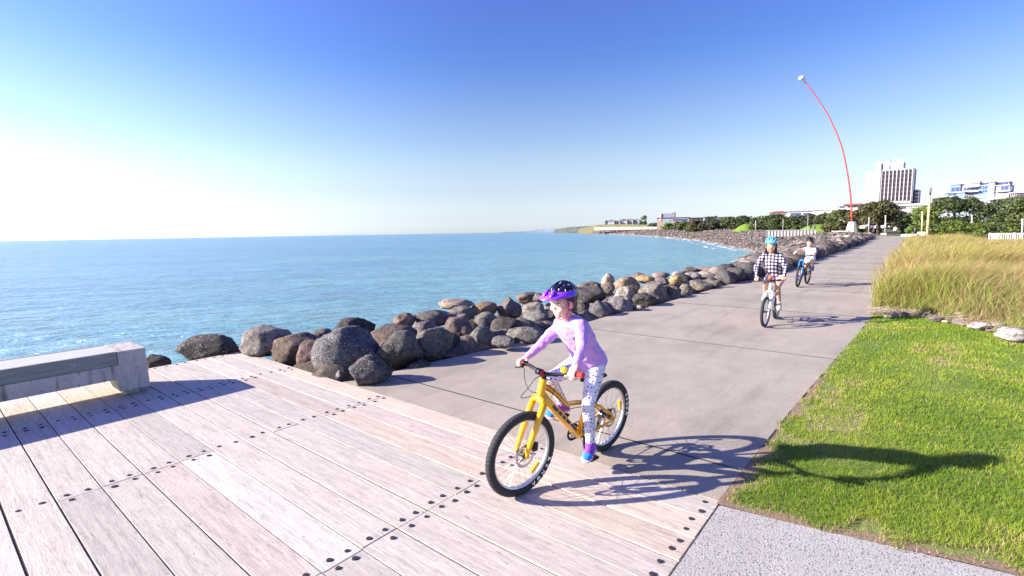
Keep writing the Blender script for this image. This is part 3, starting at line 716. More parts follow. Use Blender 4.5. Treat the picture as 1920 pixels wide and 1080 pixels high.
# the long far sea wall: thousands of rocks nobody could count, one object
def ico(sub):
    bm = bmesh.new(); bmesh.ops.create_icosphere(bm, subdivisions=sub, radius=1); V = np.array([v.co[:] for v in bm.verts]); F = np.array([[v.index for v in f.verts] for f in bm.faces]); bm.free(); return V, F
I1 = ico(1); I2 = ico(2); sc_pts = [(p.x, p.y, p.z, r) for p, r in far_list]
rs = np.random.RandomState(5)
def on_slope(s0, s1, n, r0, r1, lift):
    ss = rs.uniform(s0, s1, n)
    for s in ss:
        i = int(s); f = s - i; wd = _CW[i] + (_CW[i+1] - _CW[i]) * f; p = coast_pt(s, -rs.uniform(-.6, wd + .6)); sc_pts.append((p[0], p[1], None, rs.uniform(r0, r1)))
# segments: 3:(25-45) 4:(45-66) 5:(66-91) 6:(91-106) 7:(106-125) 8:(125-167) 9:(167-228) 10:(228-386) 11:(386-534) 12:(534-860)
on_slope(3.72, 4, 160, .35, .6, .3); on_slope(4, 5, 750, .38, .65, .3); on_slope(5, 6, 1150, .4, .7, .3); on_slope(6, 7, 1300, .33, .6, .3); on_slope(7, 8, 1900, .33, .6, .3)
on_slope(8, 9, 4200, .35, .62, .3); on_slope(9, 10, 4600, .45, .75, .3); on_slope(10, 11, 3200, .8, 1.2, .3); on_slope(11, 12, 2600, 1, 1.5, .3); on_slope(12, 13, 2200, 1.3, 2.4, .3)
XY = np.array([(q[0], q[1]) for q in sc_pts]); LZ = land(XY[:, 0], XY[:, 1]); VV, FF, TT = [], [], []; off = 0
pal = np.array(PAL) * 1.15
for i, q in enumerate(sc_pts):
    V0, F0 = I2 if math.hypot(q[0], q[1]) < 95 else I1
    if q[2] is None:
        az_ = math.degrees(math.atan2(q[0], q[1]))
        if az_ < -2 or az_ > 46: continue
        aa_, bb_ = q[0] * E1.x + q[1] * E1.y, q[0] * E2.x + q[1] * E2.y
        if bb_ < bL(aa_) + .5 and aa_ < 100: continue
    z = q[2] if q[2] is not None else LZ[i] + q[3] * .25
    R_ = np.array(Matrix.Rotation(rs.rand() * 6.28, 3, 'Z') @ Matrix.Rotation(rs.rand() * 3, 3, 'X')); s = q[3] * rs.uniform(.65, 1.25, 3)
    v = V0 * s * (1 + rs.uniform(-.13, .13, (len(V0), 1)))
    VV.append(v @ R_.T + np.array([q[0], q[1], z])); FF.append(F0 + off); off += len(V0); c = pal[rs.randint(len(pal))] * rs.uniform(.42, .98)
    if rs.rand() < .0: c = c * .5
    TT.append(np.repeat(c[None], len(V0), 0))
o = raw('rock_bank', np.concatenate(VV), np.concatenate(FF), M_ROCKS, None, False, np.concatenate(TT)); tag(o, 'long bank of countless grey brown rocks curving round the bay to the headland', 'sea wall', kind='stuff')
print('rocks', len(individual), len(VV))
# pale garden stones in front of the tall grass
R3 = lambda a, b, c, d: (1680 + a / 8, 560 + b / 8, 1680 + c / 8, 560 + d / 8)
STONES = [(R3(510, 245, 680, 350), (.26, .22, .22), 'round mauve stone at the lawn edge, shaded behind'), (R3(680, 215, 880, 320), (.30, .29, .30), 'grey wedge stone between the round mauve one and the tan one'),
 (R3(870, 190, 1115, 350), (.50, .42, .35), 'plump tan stone standing tallest in front of the dead stalks'), (R3(690, 318, 790, 368), (.48, .44, .34), 'flat yellowish stone sunk in the lawn edge'),
 (R3(860, 320, 1050, 395), (.40, .37, .37), 'low grey stone below the plump tan one'), (R3(1100, 340, 1400, 480), (.55, .50, .46), 'long white stone lying on the lawn, right of centre'),
 (R3(1370, 335, 1610, 490), (.47, .42, .34), 'sandy stone touching the right end of the long white one'), (R3(1530, 430, 1925, 640), (.50, .46, .47), 'largest smooth pale pink boulder at the right edge of the picture'),
 (R3(85, 190, 190, 280), (.26, .22, .2), 'small brown stone in the shade left of the mauve one'), (R3(-180, 235, -60, 300), (.33, .3, .28), 'small flat stone at the corner of path and lawn'), (R3(-60, 210, 40, 285), (.40, .37, .36), 'pale cobble beside the path corner stone')]
for i, (bb, c, lb) in enumerate(STONES):
    x0, y0, x1, y1 = bb; p = at((x0 + x1) / 2, y1, .02); dep = (p - CC).dot(_F); s = dep / FPX; wx = (x1 - x0) * s / 2; hz = (y1 - y0) * s / 2
    bm = rock_geo(800 + i, 4); vs = [v.co for v in bm.verts]; mn = [min(q[j] for q in vs) for j in range(3)]; mx = [max(q[j] for q in vs) for j in range(3)]
    for v in bm.verts:
        for j, t in enumerate((wx, wx * .8, hz)): v.co[j] = ((v.co[j] - mn[j]) / (mx[j] - mn[j]) * 2 - 1) * t
    bm.transform(Matrix.Rotation(-math.atan2(p.x, p.y), 4, 'Z'))
    o = build('garden_stone', bm, M_ROCK, None, True); dr = Vector((p.x, p.y, 0)).normalized(); o.location = p + dr * wx * .35 + Vector((0, 0, hz * .85)); o.color = (*[q * .8 for q in c], 1.1); tag(o, lb, 'stone', 'pale stones edging the tall grass')
# ------------------------------------------------------------ bench
def ab_of(p): return p.dot(E1), p.dot(E2)
ZB, ZT = .06, .50
f0 = ab_of(at(219, 660, ZT)); f1 = ab_of(at(271, 651, ZT)); bk = ab_of(at(240, 640.5, ZT)); print('bench', f0, f1, bk)
bench = empty('bench', AB(f0[0], (f0[1] + bk[1]) / 2), 0); bench.rotation_euler = (0, 0, math.atan2(E1.y, E1.x))
tag(bench, 'low concrete and timber slab bench casting a long shadow on the boardwalk', 'bench')
hb = (bk[1] - f0[1]) / 2; e = f1[0] - f0[0]; LN = 3.6
def cmat():
    k = N('bench_concrete'); v = k.coord(); n1 = k.noise(3, 6, .65, v); st = k.noise(5, 5, .7, k.coord((3, 3, .35)))
    c = k.ramp(n1, [(.3, (.40, .37, .345)), (.65, (.56, .52, .48))]); c = k.mix(k.ramp(st, [(.50, (0, 0, 0)), (.66, (.8, .8, .8))]), c, (.13, .12, .12))
    sp = k.noise(38, 3, .6, v); c = k.mix(k.ramp(sp, [(.62, (0, 0, 0)), (.70, (.8, .8, .8))]), c, (.09, .085, .085))
    return k.out(c, .85, k.bump(k.noise(70, 4, .6, v), .4, .004), spec=.25)
MC = cmat()
bm = bmesh.new()   # profile: end block and long beam, one casting
prof = [(-LN, .20), (-.02, .20), (-.005, ZB), (e + .012, ZB), (e, ZT), (.0, ZT), (.0, ZT - .145), (-LN, ZT - .145)]
A_ = [bm.verts.new((x, -hb, z)) for x, z in prof]; B_ = [bm.verts.new((x, hb, z)) for x, z in prof]
bm.faces.new(A_); bm.faces.new(B_[::-1])
for i in range(len(prof)): j = (i + 1) % len(prof); bm.faces.new((A_[j], A_[i], B_[i], B_[j]))
bmesh.ops.recalc_face_normals(bm, faces=bm.faces); bev(bm, .007); build('frame', bm, MC, bench)
for x in (.05, -2.2):
    bm = bmesh.new(); box(bm, x, x + .13, -hb + .09, hb - .09, 0, .07 if x > 0 else .21); bev(bm, .006); build('foot', bm, MC, bench)
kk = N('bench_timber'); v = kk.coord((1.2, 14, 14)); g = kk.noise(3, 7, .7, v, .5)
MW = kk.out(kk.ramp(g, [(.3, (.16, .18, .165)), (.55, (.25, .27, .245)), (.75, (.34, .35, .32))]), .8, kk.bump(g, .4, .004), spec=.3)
kk = N('bench_slat_sunlit'); v = kk.coord((1.2, 14, 14)); g = kk.noise(3, 7, .7, v, .5)  # same timber grain, colour lightened as if lit by the sun
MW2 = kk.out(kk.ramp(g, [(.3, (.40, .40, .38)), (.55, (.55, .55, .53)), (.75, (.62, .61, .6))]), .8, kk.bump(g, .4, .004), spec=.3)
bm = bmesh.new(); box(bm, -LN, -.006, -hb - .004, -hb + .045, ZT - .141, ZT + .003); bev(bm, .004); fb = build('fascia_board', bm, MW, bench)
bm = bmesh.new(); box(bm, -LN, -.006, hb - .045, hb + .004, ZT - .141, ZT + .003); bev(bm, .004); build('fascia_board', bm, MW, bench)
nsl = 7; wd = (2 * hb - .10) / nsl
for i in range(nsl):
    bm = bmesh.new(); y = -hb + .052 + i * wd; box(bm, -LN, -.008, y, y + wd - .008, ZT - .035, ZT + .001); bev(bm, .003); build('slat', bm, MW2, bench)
for x in (-.35, -1.25, -2.2):
    bm = bmesh.new(); sphere(bm, (x, -hb - .003, ZT - .07), .009, (1, .4, 1)); build('bolt_head', bm, plain('steel', (.5, .5, .5), .3, 1), bench, True)
# ------------------------------------------------------------ bicycles
class BF:
    """upright plane of a bicycle: x forward, y to the rider's left, z up, origin under the rear wheel"""
    def __init__(s, rear, front, lean):
        s.o = at(*rear); f = at(*front); s.wb = (f - s.o).length; s.h = (f - s.o).normalized()
        lf = Vector((-s.h.y, s.h.x, 0)); L = math.radians(lean); up = Vector((0, 0, 1))
        s.l = lf * math.cos(L) - up * math.sin(L); s.u = up * math.cos(L) + lf * math.sin(L)
        s.M = Matrix(((s.h.x, s.l.x, s.u.x, s.o.x), (s.h.y, s.l.y, s.u.y, s.o.y), (s.h.z, s.l.z, s.u.z, s.o.z), (0, 0, 0, 1)))
    def J(s, px, py, y=0.0):
        d = ray(px, py); t = ((s.o - CC).dot(s.l) + y) / d.dot(s.l); p = CC + d * t - s.o
        return Vector((p.dot(s.h), p.dot(s.l), p.dot(s.u)))
    def K(s, px, py, x):
        d = ray(px, py); t = ((s.o - CC).dot(s.h) + x) / d.dot(s.h); p = CC + d * t - s.o
        return Vector((p.dot(s.h), p.dot(s.l), p.dot(s.u)))
M_TYRE = plain('tyre_rubber', (.032, .032, .036), .8, var=.25, scale=20, bump=.5, bscale=120)
M_TREAD = plain('tread_rubber', (.05, .05, .054), .85, var=.3, scale=30)
M_RIM = plain('brushed_rim', (.62, .62, .64), .32, .9)
M_DARKRIM = plain('black_rim', (.03, .03, .03), .35, .2)
M_SPOKE = plain('steel_spoke', (.5, .5, .52), .3, 1)
M_STEEL = plain('polished_steel', (.6, .6, .62), .25, 1)
M_BLK = plain('black_metal', (.02, .02, .022), .35, .4)
M_RUB = plain('black_rubber', (.025, .025, .027), .7, bump=.3)
M_YEL = plain('orange_yellow_paint', (.93, .44, .008), .3, var=.04, coat=.6)
M_YEL2 = plain('yellow_paint', (.92, .47, .01), .3, var=.04, coat=.6)
M_WHT = plain('white_paint', (.75, .73, .76), .3, var=.05, coat=.5)
M_BLKP = plain('black_paint', (.03, .032, .035), .3, var=.1, coat=.5)
M_BLUE = plain('blue_paint', (.05, .22, .65), .35, coat=.4)
M_REDG = plain('red_rubber_grip', (.75, .035, .02), .55, bump=.5, bscale=300)
M_RED = plain('red_anodised', (.55, .02, .035), .3, .5)
M_REFL = plain('amber_reflector', (.95, .40, .01), .15, var=.2, scale=120, coat=1)
M_LIME = plain('lime_bell', (.72, .80, .02), .3, var=.1, coat=.6)
M_INK = plain('white_lettering', (.8, .8, .78), .6)
M_DECAL = plain('dark_decal', (.05, .035, .03), .4)
def wheel(parent, name, c, r, tw, S, detail, text=None, rimmat=M_RIM, disc=True, refl=None):
    """c: hub centre, S: extra rotation matrix (steering)"""
    Mx = S @ Matrix.Translation(c) @ Matrix.Rotation(math.pi / 2, 4, 'X')      # built in the XY plane, axle on Z
    n = 72 if detail else 40; ri = r - tw * .80
    circ = lambda R, z=0, k=n: [(R * math.cos(2*math.pi*i/k), R * math.sin(2*math.pi*i/k), z) for i in range(k)]
    bm = bmesh.new()
    rp = [(ri + .004, -.014), (ri + .004, .014), (ri - .006, .016), (ri - .016, .010), (ri - .016, -.010), (ri - .006, -.016)]
    R = [[bm.verts.new((q * math.cos(2*math.pi*i/n), q * math.sin(2*math.pi*i/n), z)) for q, z in rp] for i in range(n)]
    for i in range(n):
        for j in range(6): bm.faces.new((R[i][j], R[(i+1) % n][j], R[(i+1) % n][(j+1) % 6], R[i][(j+1) % 6]))
    bmesh.ops.recalc_face_normals(bm, faces=bm.faces)
    w_ = build(name, bm, rimmat, parent, True, Mx)
    bm = bmesh.new(); seg = 16; rc = r - tw / 2
    R = [[bm.verts.new(((rc + tw * .5 * math.cos(2*math.pi*j/seg)) * math.cos(2*math.pi*i/n), (rc + tw * .5 * math.cos(2*math.pi*j/seg)) * math.sin(2*math.pi*i/n), tw * .5 * math.sin(2*math.pi*j/seg))) for j in range(seg)] for i in range(n)]
    for i in range(n):
        for j in range(seg): bm.faces.new((R[i][j], R[(i+1) % n][j], R[(i+1) % n][(j+1) % seg], R[i][(j+1) % seg]))
    bmesh.ops.recalc_face_normals(bm, faces=bm.faces)
    build('tyre', bm, M_TYRE, w_, True, Mx)
    if detail:
        bm = bmesh.new(); K = 64
        for i in range(K):
            an = 2 * math.pi * i / K; T = Matrix.Rotation(an, 4, 'Z')
            for side in (-1, 1):
                for (b, wz, tl) in ((12, .010, .009), (33, .010, .008), (50, .008, .006)):
                    be = math.radians(b) * side; rr_ = tw * .5
                    T2 = T @ Matrix.Rotation((.5 if b == 36 else 0) * 2 * math.pi / K, 4, 'Z') @ Matrix.Translation((rc + rr_ * math.cos(be), 0, rr_ * math.sin(be))) @ Matrix.Rotation(-be, 4, 'Y') @ Matrix.Rotation(.35 * side, 4, 'X')
                    box(bm, -.004, .0013, -tl, tl, -wz / 2, wz / 2, T2)
        build('tread', bm, M_TREAD, w_, False, Mx)
    bm = bmesh.new(); ns = 28 if detail else 16
    for i in range(ns):
        a0 = 2 * math.pi * i / ns; a1 = a0 + (.42 if i % 4 < 2 else -.42); z = .024 if i % 2 else -.024
        tube(bm, [(.02 * math.cos(a1), .02 * math.sin(a1), z), ((ri - .014) * math.cos(a0), (ri - .014) * math.sin(a0), 0)], .0013 if detail else .0016, 5, False)
    build('spokes', bm, M_SPOKE, w_, False, Mx)
    bm = bmesh.new(); tube(bm, [(0, 0, -.05), (0, 0, -.03), (0, 0, -.03), (0, 0, .03), (0, 0, .03), (0, 0, .05)], [.007, .007, .016, .016, .007, .007], 14)
    for z in (-.024, .024): tube(bm, [(0, 0, z - .002), (0, 0, z + .002)], [.024, .024], 18)
    build('hub', bm, M_BLK, w_, False, Mx)
    if disc:
        bm = bmesh.new(); k = 48; zz = -.035        # left side of the bicycle
        for R0, R1 in ((.058, .078), (.018, .03)):
            A = [bm.verts.new((R0 * math.cos(2*math.pi*i/k), R0 * math.sin(2*math.pi*i/k), zz)) for i in range(k)]; B = [bm.verts.new((R1 * math.cos(2*math.pi*i/k) * (1 + .03 * math.sin(i * math.pi / 2)), R1 * math.sin(2*math.pi*i/k), zz)) for i in range(k)]
            for i in range(k): bm.faces.new((A[i], B[i], B[(i+1) % k], A[(i+1) % k]))
        for i in range(6):
            a = i * math.pi / 3; tube(bm, [(.028 * math.cos(a), .028 * math.sin(a), zz), (.06 * math.cos(a + .5), .06 * math.sin(a + .5), zz)], .003, 6)
        build('brake_disc', bm, M_STEEL, w_, False, Mx)
    if refl is not None:
        bm = bmesh.new(); ir = Vector((-1, 0, 0)); a = math.radians(refl); R0 = ri - .058
        T = Matrix.Rotation(a, 4, 'Z'); box(bm, R0 - .011, R0 + .011, -.042, .042, -.010, .010, T); bev(bm, .003)
        build('reflector', bm, M_REFL, w_, False, Mx)
    if text:
        for j, ch in enumerate(text[0]):
            cu = bpy.data.curves.new('t', 'FONT'); cu.body = ch; cu.size = .036; cu.extrude = .0006; cu.align_x = 'CENTER'; cu.offset = .0012
            oo = bpy.data.objects.new('t', cu); COL.objects.link(oo); dg = bpy.context.evaluated_depsgraph_get(); dg.update()
            me = bpy.data.meshes.new_from_object(oo.evaluated_get(dg)); bpy.data.objects.remove(oo)
            ph = math.radians(text[1] + (text[2] - text[1]) * j / (len(text[0]) - 1)); ir = Vector((-1, 0, 0)); up = Vector((0, 0, 1))
            rad = ir * math.cos(ph) + up * math.sin(ph); tan = ir * math.sin(ph) - up * math.cos(ph); be = math.radians(97)
            nrm = (Vector((0, 1, 0)) * math.sin(be) + rad * math.cos(be)); upv = (rad * math.sin(be) - Vector((0, 1, 0)) * math.cos(be))
            pos = Vector(c) + rad * (rc + tw * .5 * math.cos(be) * 1.0 - .015 * math.sin(be)) + Vector((0, 1, 0)) * (tw * .5 * math.sin(be) + .015 * math.cos(be) + .0015)
            T = S @ Matrix(((tan.x, upv.x, nrm.x, pos.x), (tan.y, upv.y, nrm.y, pos.y), (tan.z, upv.z, nrm.z, pos.z), (0, 0, 0, 1)))
            me.transform(T); me.materials.clear(); me.materials.append(M_INK); link('tyre_letter', me, None, w_)
    return w_
def bicycle(fr, P):
    root = empty('bicycle', mat=fr.M); tag(root, P['label'], 'bicycle'); D = P['detail']; wb = fr.wb; r = P['r']; tw = P['tw']; k = r / .285
    g = lambda x, y, z: Vector((x, y, z))
    bb, ht, hb_, ax = P['bb'], P['ht'], P['hb'], g(wb, 0, r); fm = P['paint']; fk = P['fork']
    st = math.radians(P['steer']); axd = (ht - hb_).normalized()
    S = Matrix.Translation(hb_) @ Matrix.Rotation(st, 4, axd) @ Matrix.Translation(-hb_)
    sc_ = P['sc']      # seat collar
    bm = bmesh.new(); T = P.get('t', 1)
    tube(bm, [hb_ - axd * .012, hb_ + axd * .01, ht - axd * .01, ht + axd * .006], [.027 * T, .024 * T, .023 * T, .025 * T], 16)
    tube(bm, [hb_ + axd * .03, hb_.lerp(bb, .35) + g(0, 0, .012), hb_.lerp(bb, .75), bb], [.021 * T, .026 * T, .026 * T, .022 * T], 16)
    tube(bm, [ht - axd * .035, ht.lerp(P['bend'], .5) + g(0, 0, -.004), P['bend'], P['bend'].lerp(sc_, .5) + g(0, 0, -.012), sc_ - g(0, 0, .03)], [.019 * T, .019 * T, .018 * T, .017 * T, .015 * T], 14)
    tube(bm, [bb, sc_], [.017 * T, .017 * T], 14); tube(bm, [bb - g(0, .036, 0), bb + g(0, .036, 0)], .022, 16)
    for s in (-1, 1):
        tube(bm, [sc_ - g(0, 0, .04) + g(0, s * .012, 0), sc_.lerp(g(0, 0, r), .3) + g(0, s * .05, 0), g(.03, s * .062, r + .045), g(0, s * .062, r)], [.010 * T, .010 * T, .010 * T, .008 * T], 10)
        tube(bm, [bb + g(-.02, s * .02, 0), bb.lerp(g(0, 0, r), .35) + g(0, s * .05, -.006), g(.04, s * .062, r - .008), g(0, s * .062, r)], [.012 * T, .011 * T, .010 * T, .009 * T], 10)
        tube(bm, [g(0, s * .058, r), g(0, s * .066, r)], .02, 14)
    bm2 = bm; bmesh.ops.recalc_face_normals(bm2, faces=bm2.faces); f_ = build('frame', bm2, fm, root, True)
    if D:   # dark block marks along the down tube and fork leg
        bm = bmesh.new(); A = hb_.lerp(bb, .22) + g(0, 0, .012); Bp = hb_.lerp(bb, .90) + g(0, 0, .006); d = (Bp - A).normalized(); un = g(0, 1, 0); vv = un.cross(d); Lt = (Bp - A).length; t = .03
        for a_, b_ in ((.17, .05), (.10, .05), (.10, .05), (.12, .05), (.22, .05)):
            c0 = A + d * (t * Lt); Tm = Matrix(((d.x, vv.x, un.x, c0.x), (d.y, vv.y, un.y, c0.y + .0255 * T), (d.z, vv.z, un.z, c0.z), (0, 0, 0, 1)))
            box(bm, 0, a_ * Lt, -.009, .012, 0, .0045, Tm); t += a_ + b_
        build('frame_mark', bm, M_DECAL, f_)
        bm = bmesh.new()
        for q in (0, 1):
            tube(bm, [ht - axd * (.03) + g(-.02, .024, -.0 - q * .03), ht.lerp(P['bend'], .5) + g(0, .022, -.002 - q * .03), P['bend'] + g(.0, .022, -q * .03), P['bend'].lerp(sc_, .6) + g(0, .02, -.01 - q * .03)], .0028, 6)
        build('brake_hose', bm, M_RUB, root)
    # fork
    fko = empty('fork'); fko.parent = root
    cr = hb_ - axd * .03
    bm = bmesh.new(); tube(bm, [cr + g(0, -.052, -.01), cr + g(0, -.04, .014), cr + g(0, 0, .026), cr + g(0, .04, .014), cr + g(0, .052, -.01)], [.019 * T, .02 * T, .022 * T, .02 * T, .019 * T], 12)
    tube(bm, [cr, cr + axd * .05], [.022, .02], 12); bmesh.ops.recalc_face_normals(bm, faces=bm.faces); build('fork_crown', bm, fk, fko, True, S)
    for s in (-1, 1):
        bm = bmesh.new(); tube(bm, [cr + g(0, s * .052, 0), cr.lerp(ax, .5) + g(.006, s * .053, 0), ax + g(-.006, s * .05, .03), ax + g(-.004, s * .05, -.008)], [.020 * T, .019 * T, .015 * T, .011 * T], 12); build('fork_leg', bm, fk, fko, True, S)
    wheel(root, 'front_wheel', g(wb, 0, r), r, tw, S, D, ('KENDA', -22, -68) if D else None, P['rim'], True, 228 if D else None)
    wheel(root, 'rear_wheel', g(0, 0, r), r, tw, Matrix(), D, ('KENDA', 32, -8) if D else None, P['rim'], True, 165 if D else None)
    # stem, bar
    bp = P['bar']; mid = bp[len(bp) // 2]
    bm = bmesh.new(); tube(bm, [ht, ht + axd * .045], [.017, .017], 12); tube(bm, [ht + axd * .035, mid], [.017, .017], 12); tube(bm, [mid - g(0, .024, 0), mid + g(0, .024, 0)], .022, 14)
    build('stem', bm, M_BLK, root, True)
    if D:
        bm = bmesh.new(); tube(bm, [mid - g(0, .026, 0), mid + g(0, .026, 0)], .0205, 14); build('stem_clamp', bm, P['stem'], root, True)
    bm = bmesh.new(); tube(bm, bp, .0115, 12); hbar = build('handlebar', bm, P.get('barm', M_BLK), root, True)
    for e0, e1 in ((bp[0], bp[1]), (bp[-1], bp[-2])):
        bm = bmesh.new(); d = (e1 - e0).normalized(); tube(bm, [e0 - d * .004, e0, e0 + d * .004, e0 + d * .105], [.012, .0185, .0165, .0155], 14); build('grip', bm, P['grip'], hbar, True)
        ib = e0 + d * .125; bm = bmesh.new(); tube(bm, [ib - d * .012, ib + d * .012], .018, 12); sphere(bm, ib + g(.025, 0, -.012), .016)
        tube(bm, [ib + g(.02, 0, -.012), ib + g(.045, 0, -.018) - d * .02, ib + g(.05, 0, -.02) - d * .10], [.006, .006, .005], 8); build('brake_lever', bm, M_STEEL if (D and e0.y > 0) else M_BLK, hbar, True)
    if D:
        bm = bmesh.new(); c = bp[1].lerp(bp[2], .45) + g(.012, 0, .03); sphere(bm, c, .023, (1, 1, .9), 3); build('bell', bm, M_LIME, hbar, True)
        bm = bmesh.new()
        for i in range(7): a = i * .9; sphere(bm, c + Vector((math.cos(a) * .9 + .2, math.sin(a) * .9, .35)).normalized() * .022, .0035, sub=1)
        build('bell_spot', bm, M_DECAL, hbar)
    # saddle
    sp = P['saddle']; bm = bmesh.new(); tube(bm, [sc_ - g(0, 0, .05), sc_ + (sp - sc_) * .93], .0135, 12); build('seat_post', bm, M_BLK, root, True)
    bm = bmesh.new(); loft(bm, [(sp + g(-.12, 0, 0), (0, .03, 0), (0, 0, .012)), (sp + g(-.11, 0, 0), (0, .065, 0), (0, 0, .022)), (sp + g(-.05, 0, 0), (0, .068, 0), (0, 0, .024)), (sp + g(.02, 0, -.004), (0, .034, 0), (0, 0, .02)), (sp + g(.10, 0, -.004), (0, .02, 0), (0, 0, .015)), (sp + g(.115, 0, -.006), (0, .01, 0), (0, 0, .008))], 16)
    build('saddle', bm, M_RUB, root, True)
    # drivetrain
    bm = bmesh.new(); cs = bb - g(0, .045, 0); kk = 32; Rr = .062
    for i in range(kk):
        a = 2*math.pi*i/kk
    A = []; Bq = []
    for q_, R_0, R_1 in ((0, .048, Rr),):
        A = [bm.verts.new(cs + g(R_0 * math.cos(2*math.pi*i/kk), 0, R_0 * math.sin(2*math.pi*i/kk))) for i in range(kk)]; Bq = [bm.verts.new(cs + g((R_1 + .004 * (i % 2)) * math.cos(2*math.pi*i/kk), 0, (R_1 + .004 * (i % 2)) * math.sin(2*math.pi*i/kk))) for i in range(kk)]
        for i in range(kk): bm.faces.new((A[i], Bq[i], Bq[(i+1) % kk], A[(i+1) % kk]))
    bmesh.ops.solidify(bm, geom=list(bm.faces), thickness=.003)
    for i in range(5): a = i * 1.2566; tube(bm, [cs, cs + g(.052 * math.cos(a), 0, .052 * math.sin(a))], .006, 6)
    ck = build('crankset', bm, M_BLK, root)
    for s, pd in ((1, P['lped']), (-1, P['rped'])):
        bm = bmesh.new(); c0 = bb + g(0, s * .05, 0); e_ = g(pd.x, s * .068, pd.z); tube(bm, [c0, e_], [.013, .010], 8); build('crank_arm', bm, M_BLK, ck, True)
        bm = bmesh.new(); box(bm, pd.x - .045, pd.x + .045, min(s * .075, s * .155), max(s * .075, s * .155), pd.z - .009, pd.z + .009); bev(bm, .004); build('pedal', bm, M_BLK, ck)
    bm = bmesh.new(); y = -.046; r2 = .032; pts = []
    for a in np.linspace(-math.pi/2, math.pi/2, 10): pts.append(g(bb.x + .064 * math.cos(a), y, bb.z + .064 * math.sin(a)))
    for a in np.linspace(math.pi/2, 1.4 * math.pi, 8): pts.append(g(r2 * math.cos(a), y, r + r2 * math.sin(a)))
    pts.append(g(.03, y, r - .10)); tube(bm, pts, .0035, 6, closed=True); build('chain', bm, M_BLK, root)
    bm = bmesh.new(); 
    for i, R_ in enumerate((.042, .036, .030, .025)): tube(bm, [g(0, -.050 + i * .005 - .002, r), g(0, -.050 + i * .005 + .001, r)], R_, 20)
    build('cassette', bm, M_SPOKE, root)
    bm = bmesh.new(); tube(bm, [g(0, -.06, r - .02), g(.02, -.06, r - .06), g(.03, -.055, r - .11)], [.012, .010, .008], 8); tube(bm, [g(.03, -.06, r - .10), g(.03, -.05, r - .10)], .017, 12); build('derailleur', bm, M_BLK, root, True)
    # brake calipers and cables
    for c in ((S @ (ax + g(-.07, .048, .05))), g(.045, .05, r + .055)):
        bm = bmesh.new(); box(bm, c.x - .018, c.x + .018, c.y - .014, c.y + .014, c.z - .028, c.z + .028); bev(bm, .006); build('brake_caliper', bm, M_BLK, root)
    bm = bmesh.new()
    for pts in P['cables']: 
        cp = []
        for i in range(len(pts) - 1):
            p0 = pts[max(i-1, 0)]; p1 = pts[i]; p2 = pts[i+1]; p3 = pts[min(i+2, len(pts)-1)]
            for t in np.linspace(0, 1, 7)[:-1]: cp.append(.5 * ((2*p1) + (p2-p0)*t + (2*p0-5*p1+4*p2-p3)*t*t + (-p0+3*p1-3*p2+p3)*t**3))
        cp.append(pts[-1]); tube(bm, cp, .0024 if D else .003, 6)
    build('cable', bm, M_RUB, root)
    return root
g = lambda x, y, z: Vector((x, y, z))
F1 = BF((1132, 843), (975, 926), 5.0); J1 = F1.J
print('wb', F1.wb, 'bar', J1(1092, 703, .28), J1(1014, 697, 0), J1(972, 684, -.27))
bar1 = [J1(1093, 704, .29), J1(1072, 701, .19), J1(1044, 702, .10), J1(1028, 702, .045), J1(1012, 697, 0), J1(1004, 692, -.045), J1(995, 686, -.10), J1(984, 681, -.17), J1(975, 681, -.27)]
P1 = dict(label='orange yellow mountain bicycle with fat tyres ridden by the girl in lilac', detail=True, r=.281, tw=.058, paint=M_YEL, fork=M_YEL2, steer=-5, bb=g(.345, 0, .238), ht=J1(1019, 712), hb=J1(1012, 744), bend=g(.50, 0, .512), sc=g(.25, 0, .49),
  t=1.12, rim=M_RIM, bar=bar1, stem=M_RED, barm=M_BLK, grip=M_REDG, saddle=g(.24, 0, .655), lped=g(.325, .1, .100), rped=g(.405, -.1, .363),
  cables=[[J1(983, 690, -.19), J1(984, 712, -.13), J1(993, 732, -.06), J1(1008, 737, 0)], [J1(1046, 706, .10), J1(1010, 706, .06), J1(990, 728, .03), J1(977, 746, .02), J1(1004, 741, .02)], [J1(1012, 704, 0), J1(1040, 720, .03), J1(1034, 745, .04)]])
bicycle(F1, P1)
# ------------------------------------------------------------ riders
def skin_mat(name, c):
    k = N(name); v = k.coord(); n = k.noise(9, 4, .6, v)
    k.out(k.mix(n, tuple(x * .93 for x in c), tuple(min(1, x * 1.07) for x in c)), .5, k.bump(k.noise(120, 2, .5, v), .12, .002), spec=.35)
    k.b.inputs['Subsurface Weight'].default_value = .12; k.b.inputs['Subsurface Radius'].default_value = (.02, .008, .004); k.b.inputs['Subsurface Scale'].default_value = .3
    return k.m
M_SKIN1 = skin_mat('fair_skin', (.72, .42, .34)); M_SKIN2 = skin_mat('tan_skin', (.52, .30, .22)); M_SKIN3 = skin_mat('warm_skin', (.60, .35, .27))
M_HAIR = plain('brown_hair', (.055, .028, .016), .5, var=.4, scale=60); M_HAIRD = plain('dark_hair', (.022, .014, .012), .5, var=.4, scale=60)
M_EYEW = plain('eye_white', (.75, .73, .72), .3); M_IRIS = plain('dark_iris', (.02, .012, .01), .2); M_LIP = plain('lip', (.52, .16, .15), .4); M_TEETH = plain('teeth', (.8, .78, .74), .3)
def cloth(name, c, var=.08, bs=35, amt=.5):
    k = N(name); v = k.coord(); n = k.noise(5, 5, .6, v); w1 = k.noise(9, 3, .5, k.coord((1, 1, 1.8)), 1.6)
    k.out(k.mix(n, tuple(x * (1 - var) for x in c), tuple(min(1, x * (1 + var)) for x in c)), .85, k.bump(w1, amt, .012, k.bump(k.noise(400, 2, .5, v), .15, .001)), spec=.15)
    k.b.inputs['Sheen Weight'].default_value = .25; return k.m
M_LILAC = cloth('lilac_jersey', (.52, .29, .70), amt=.8)
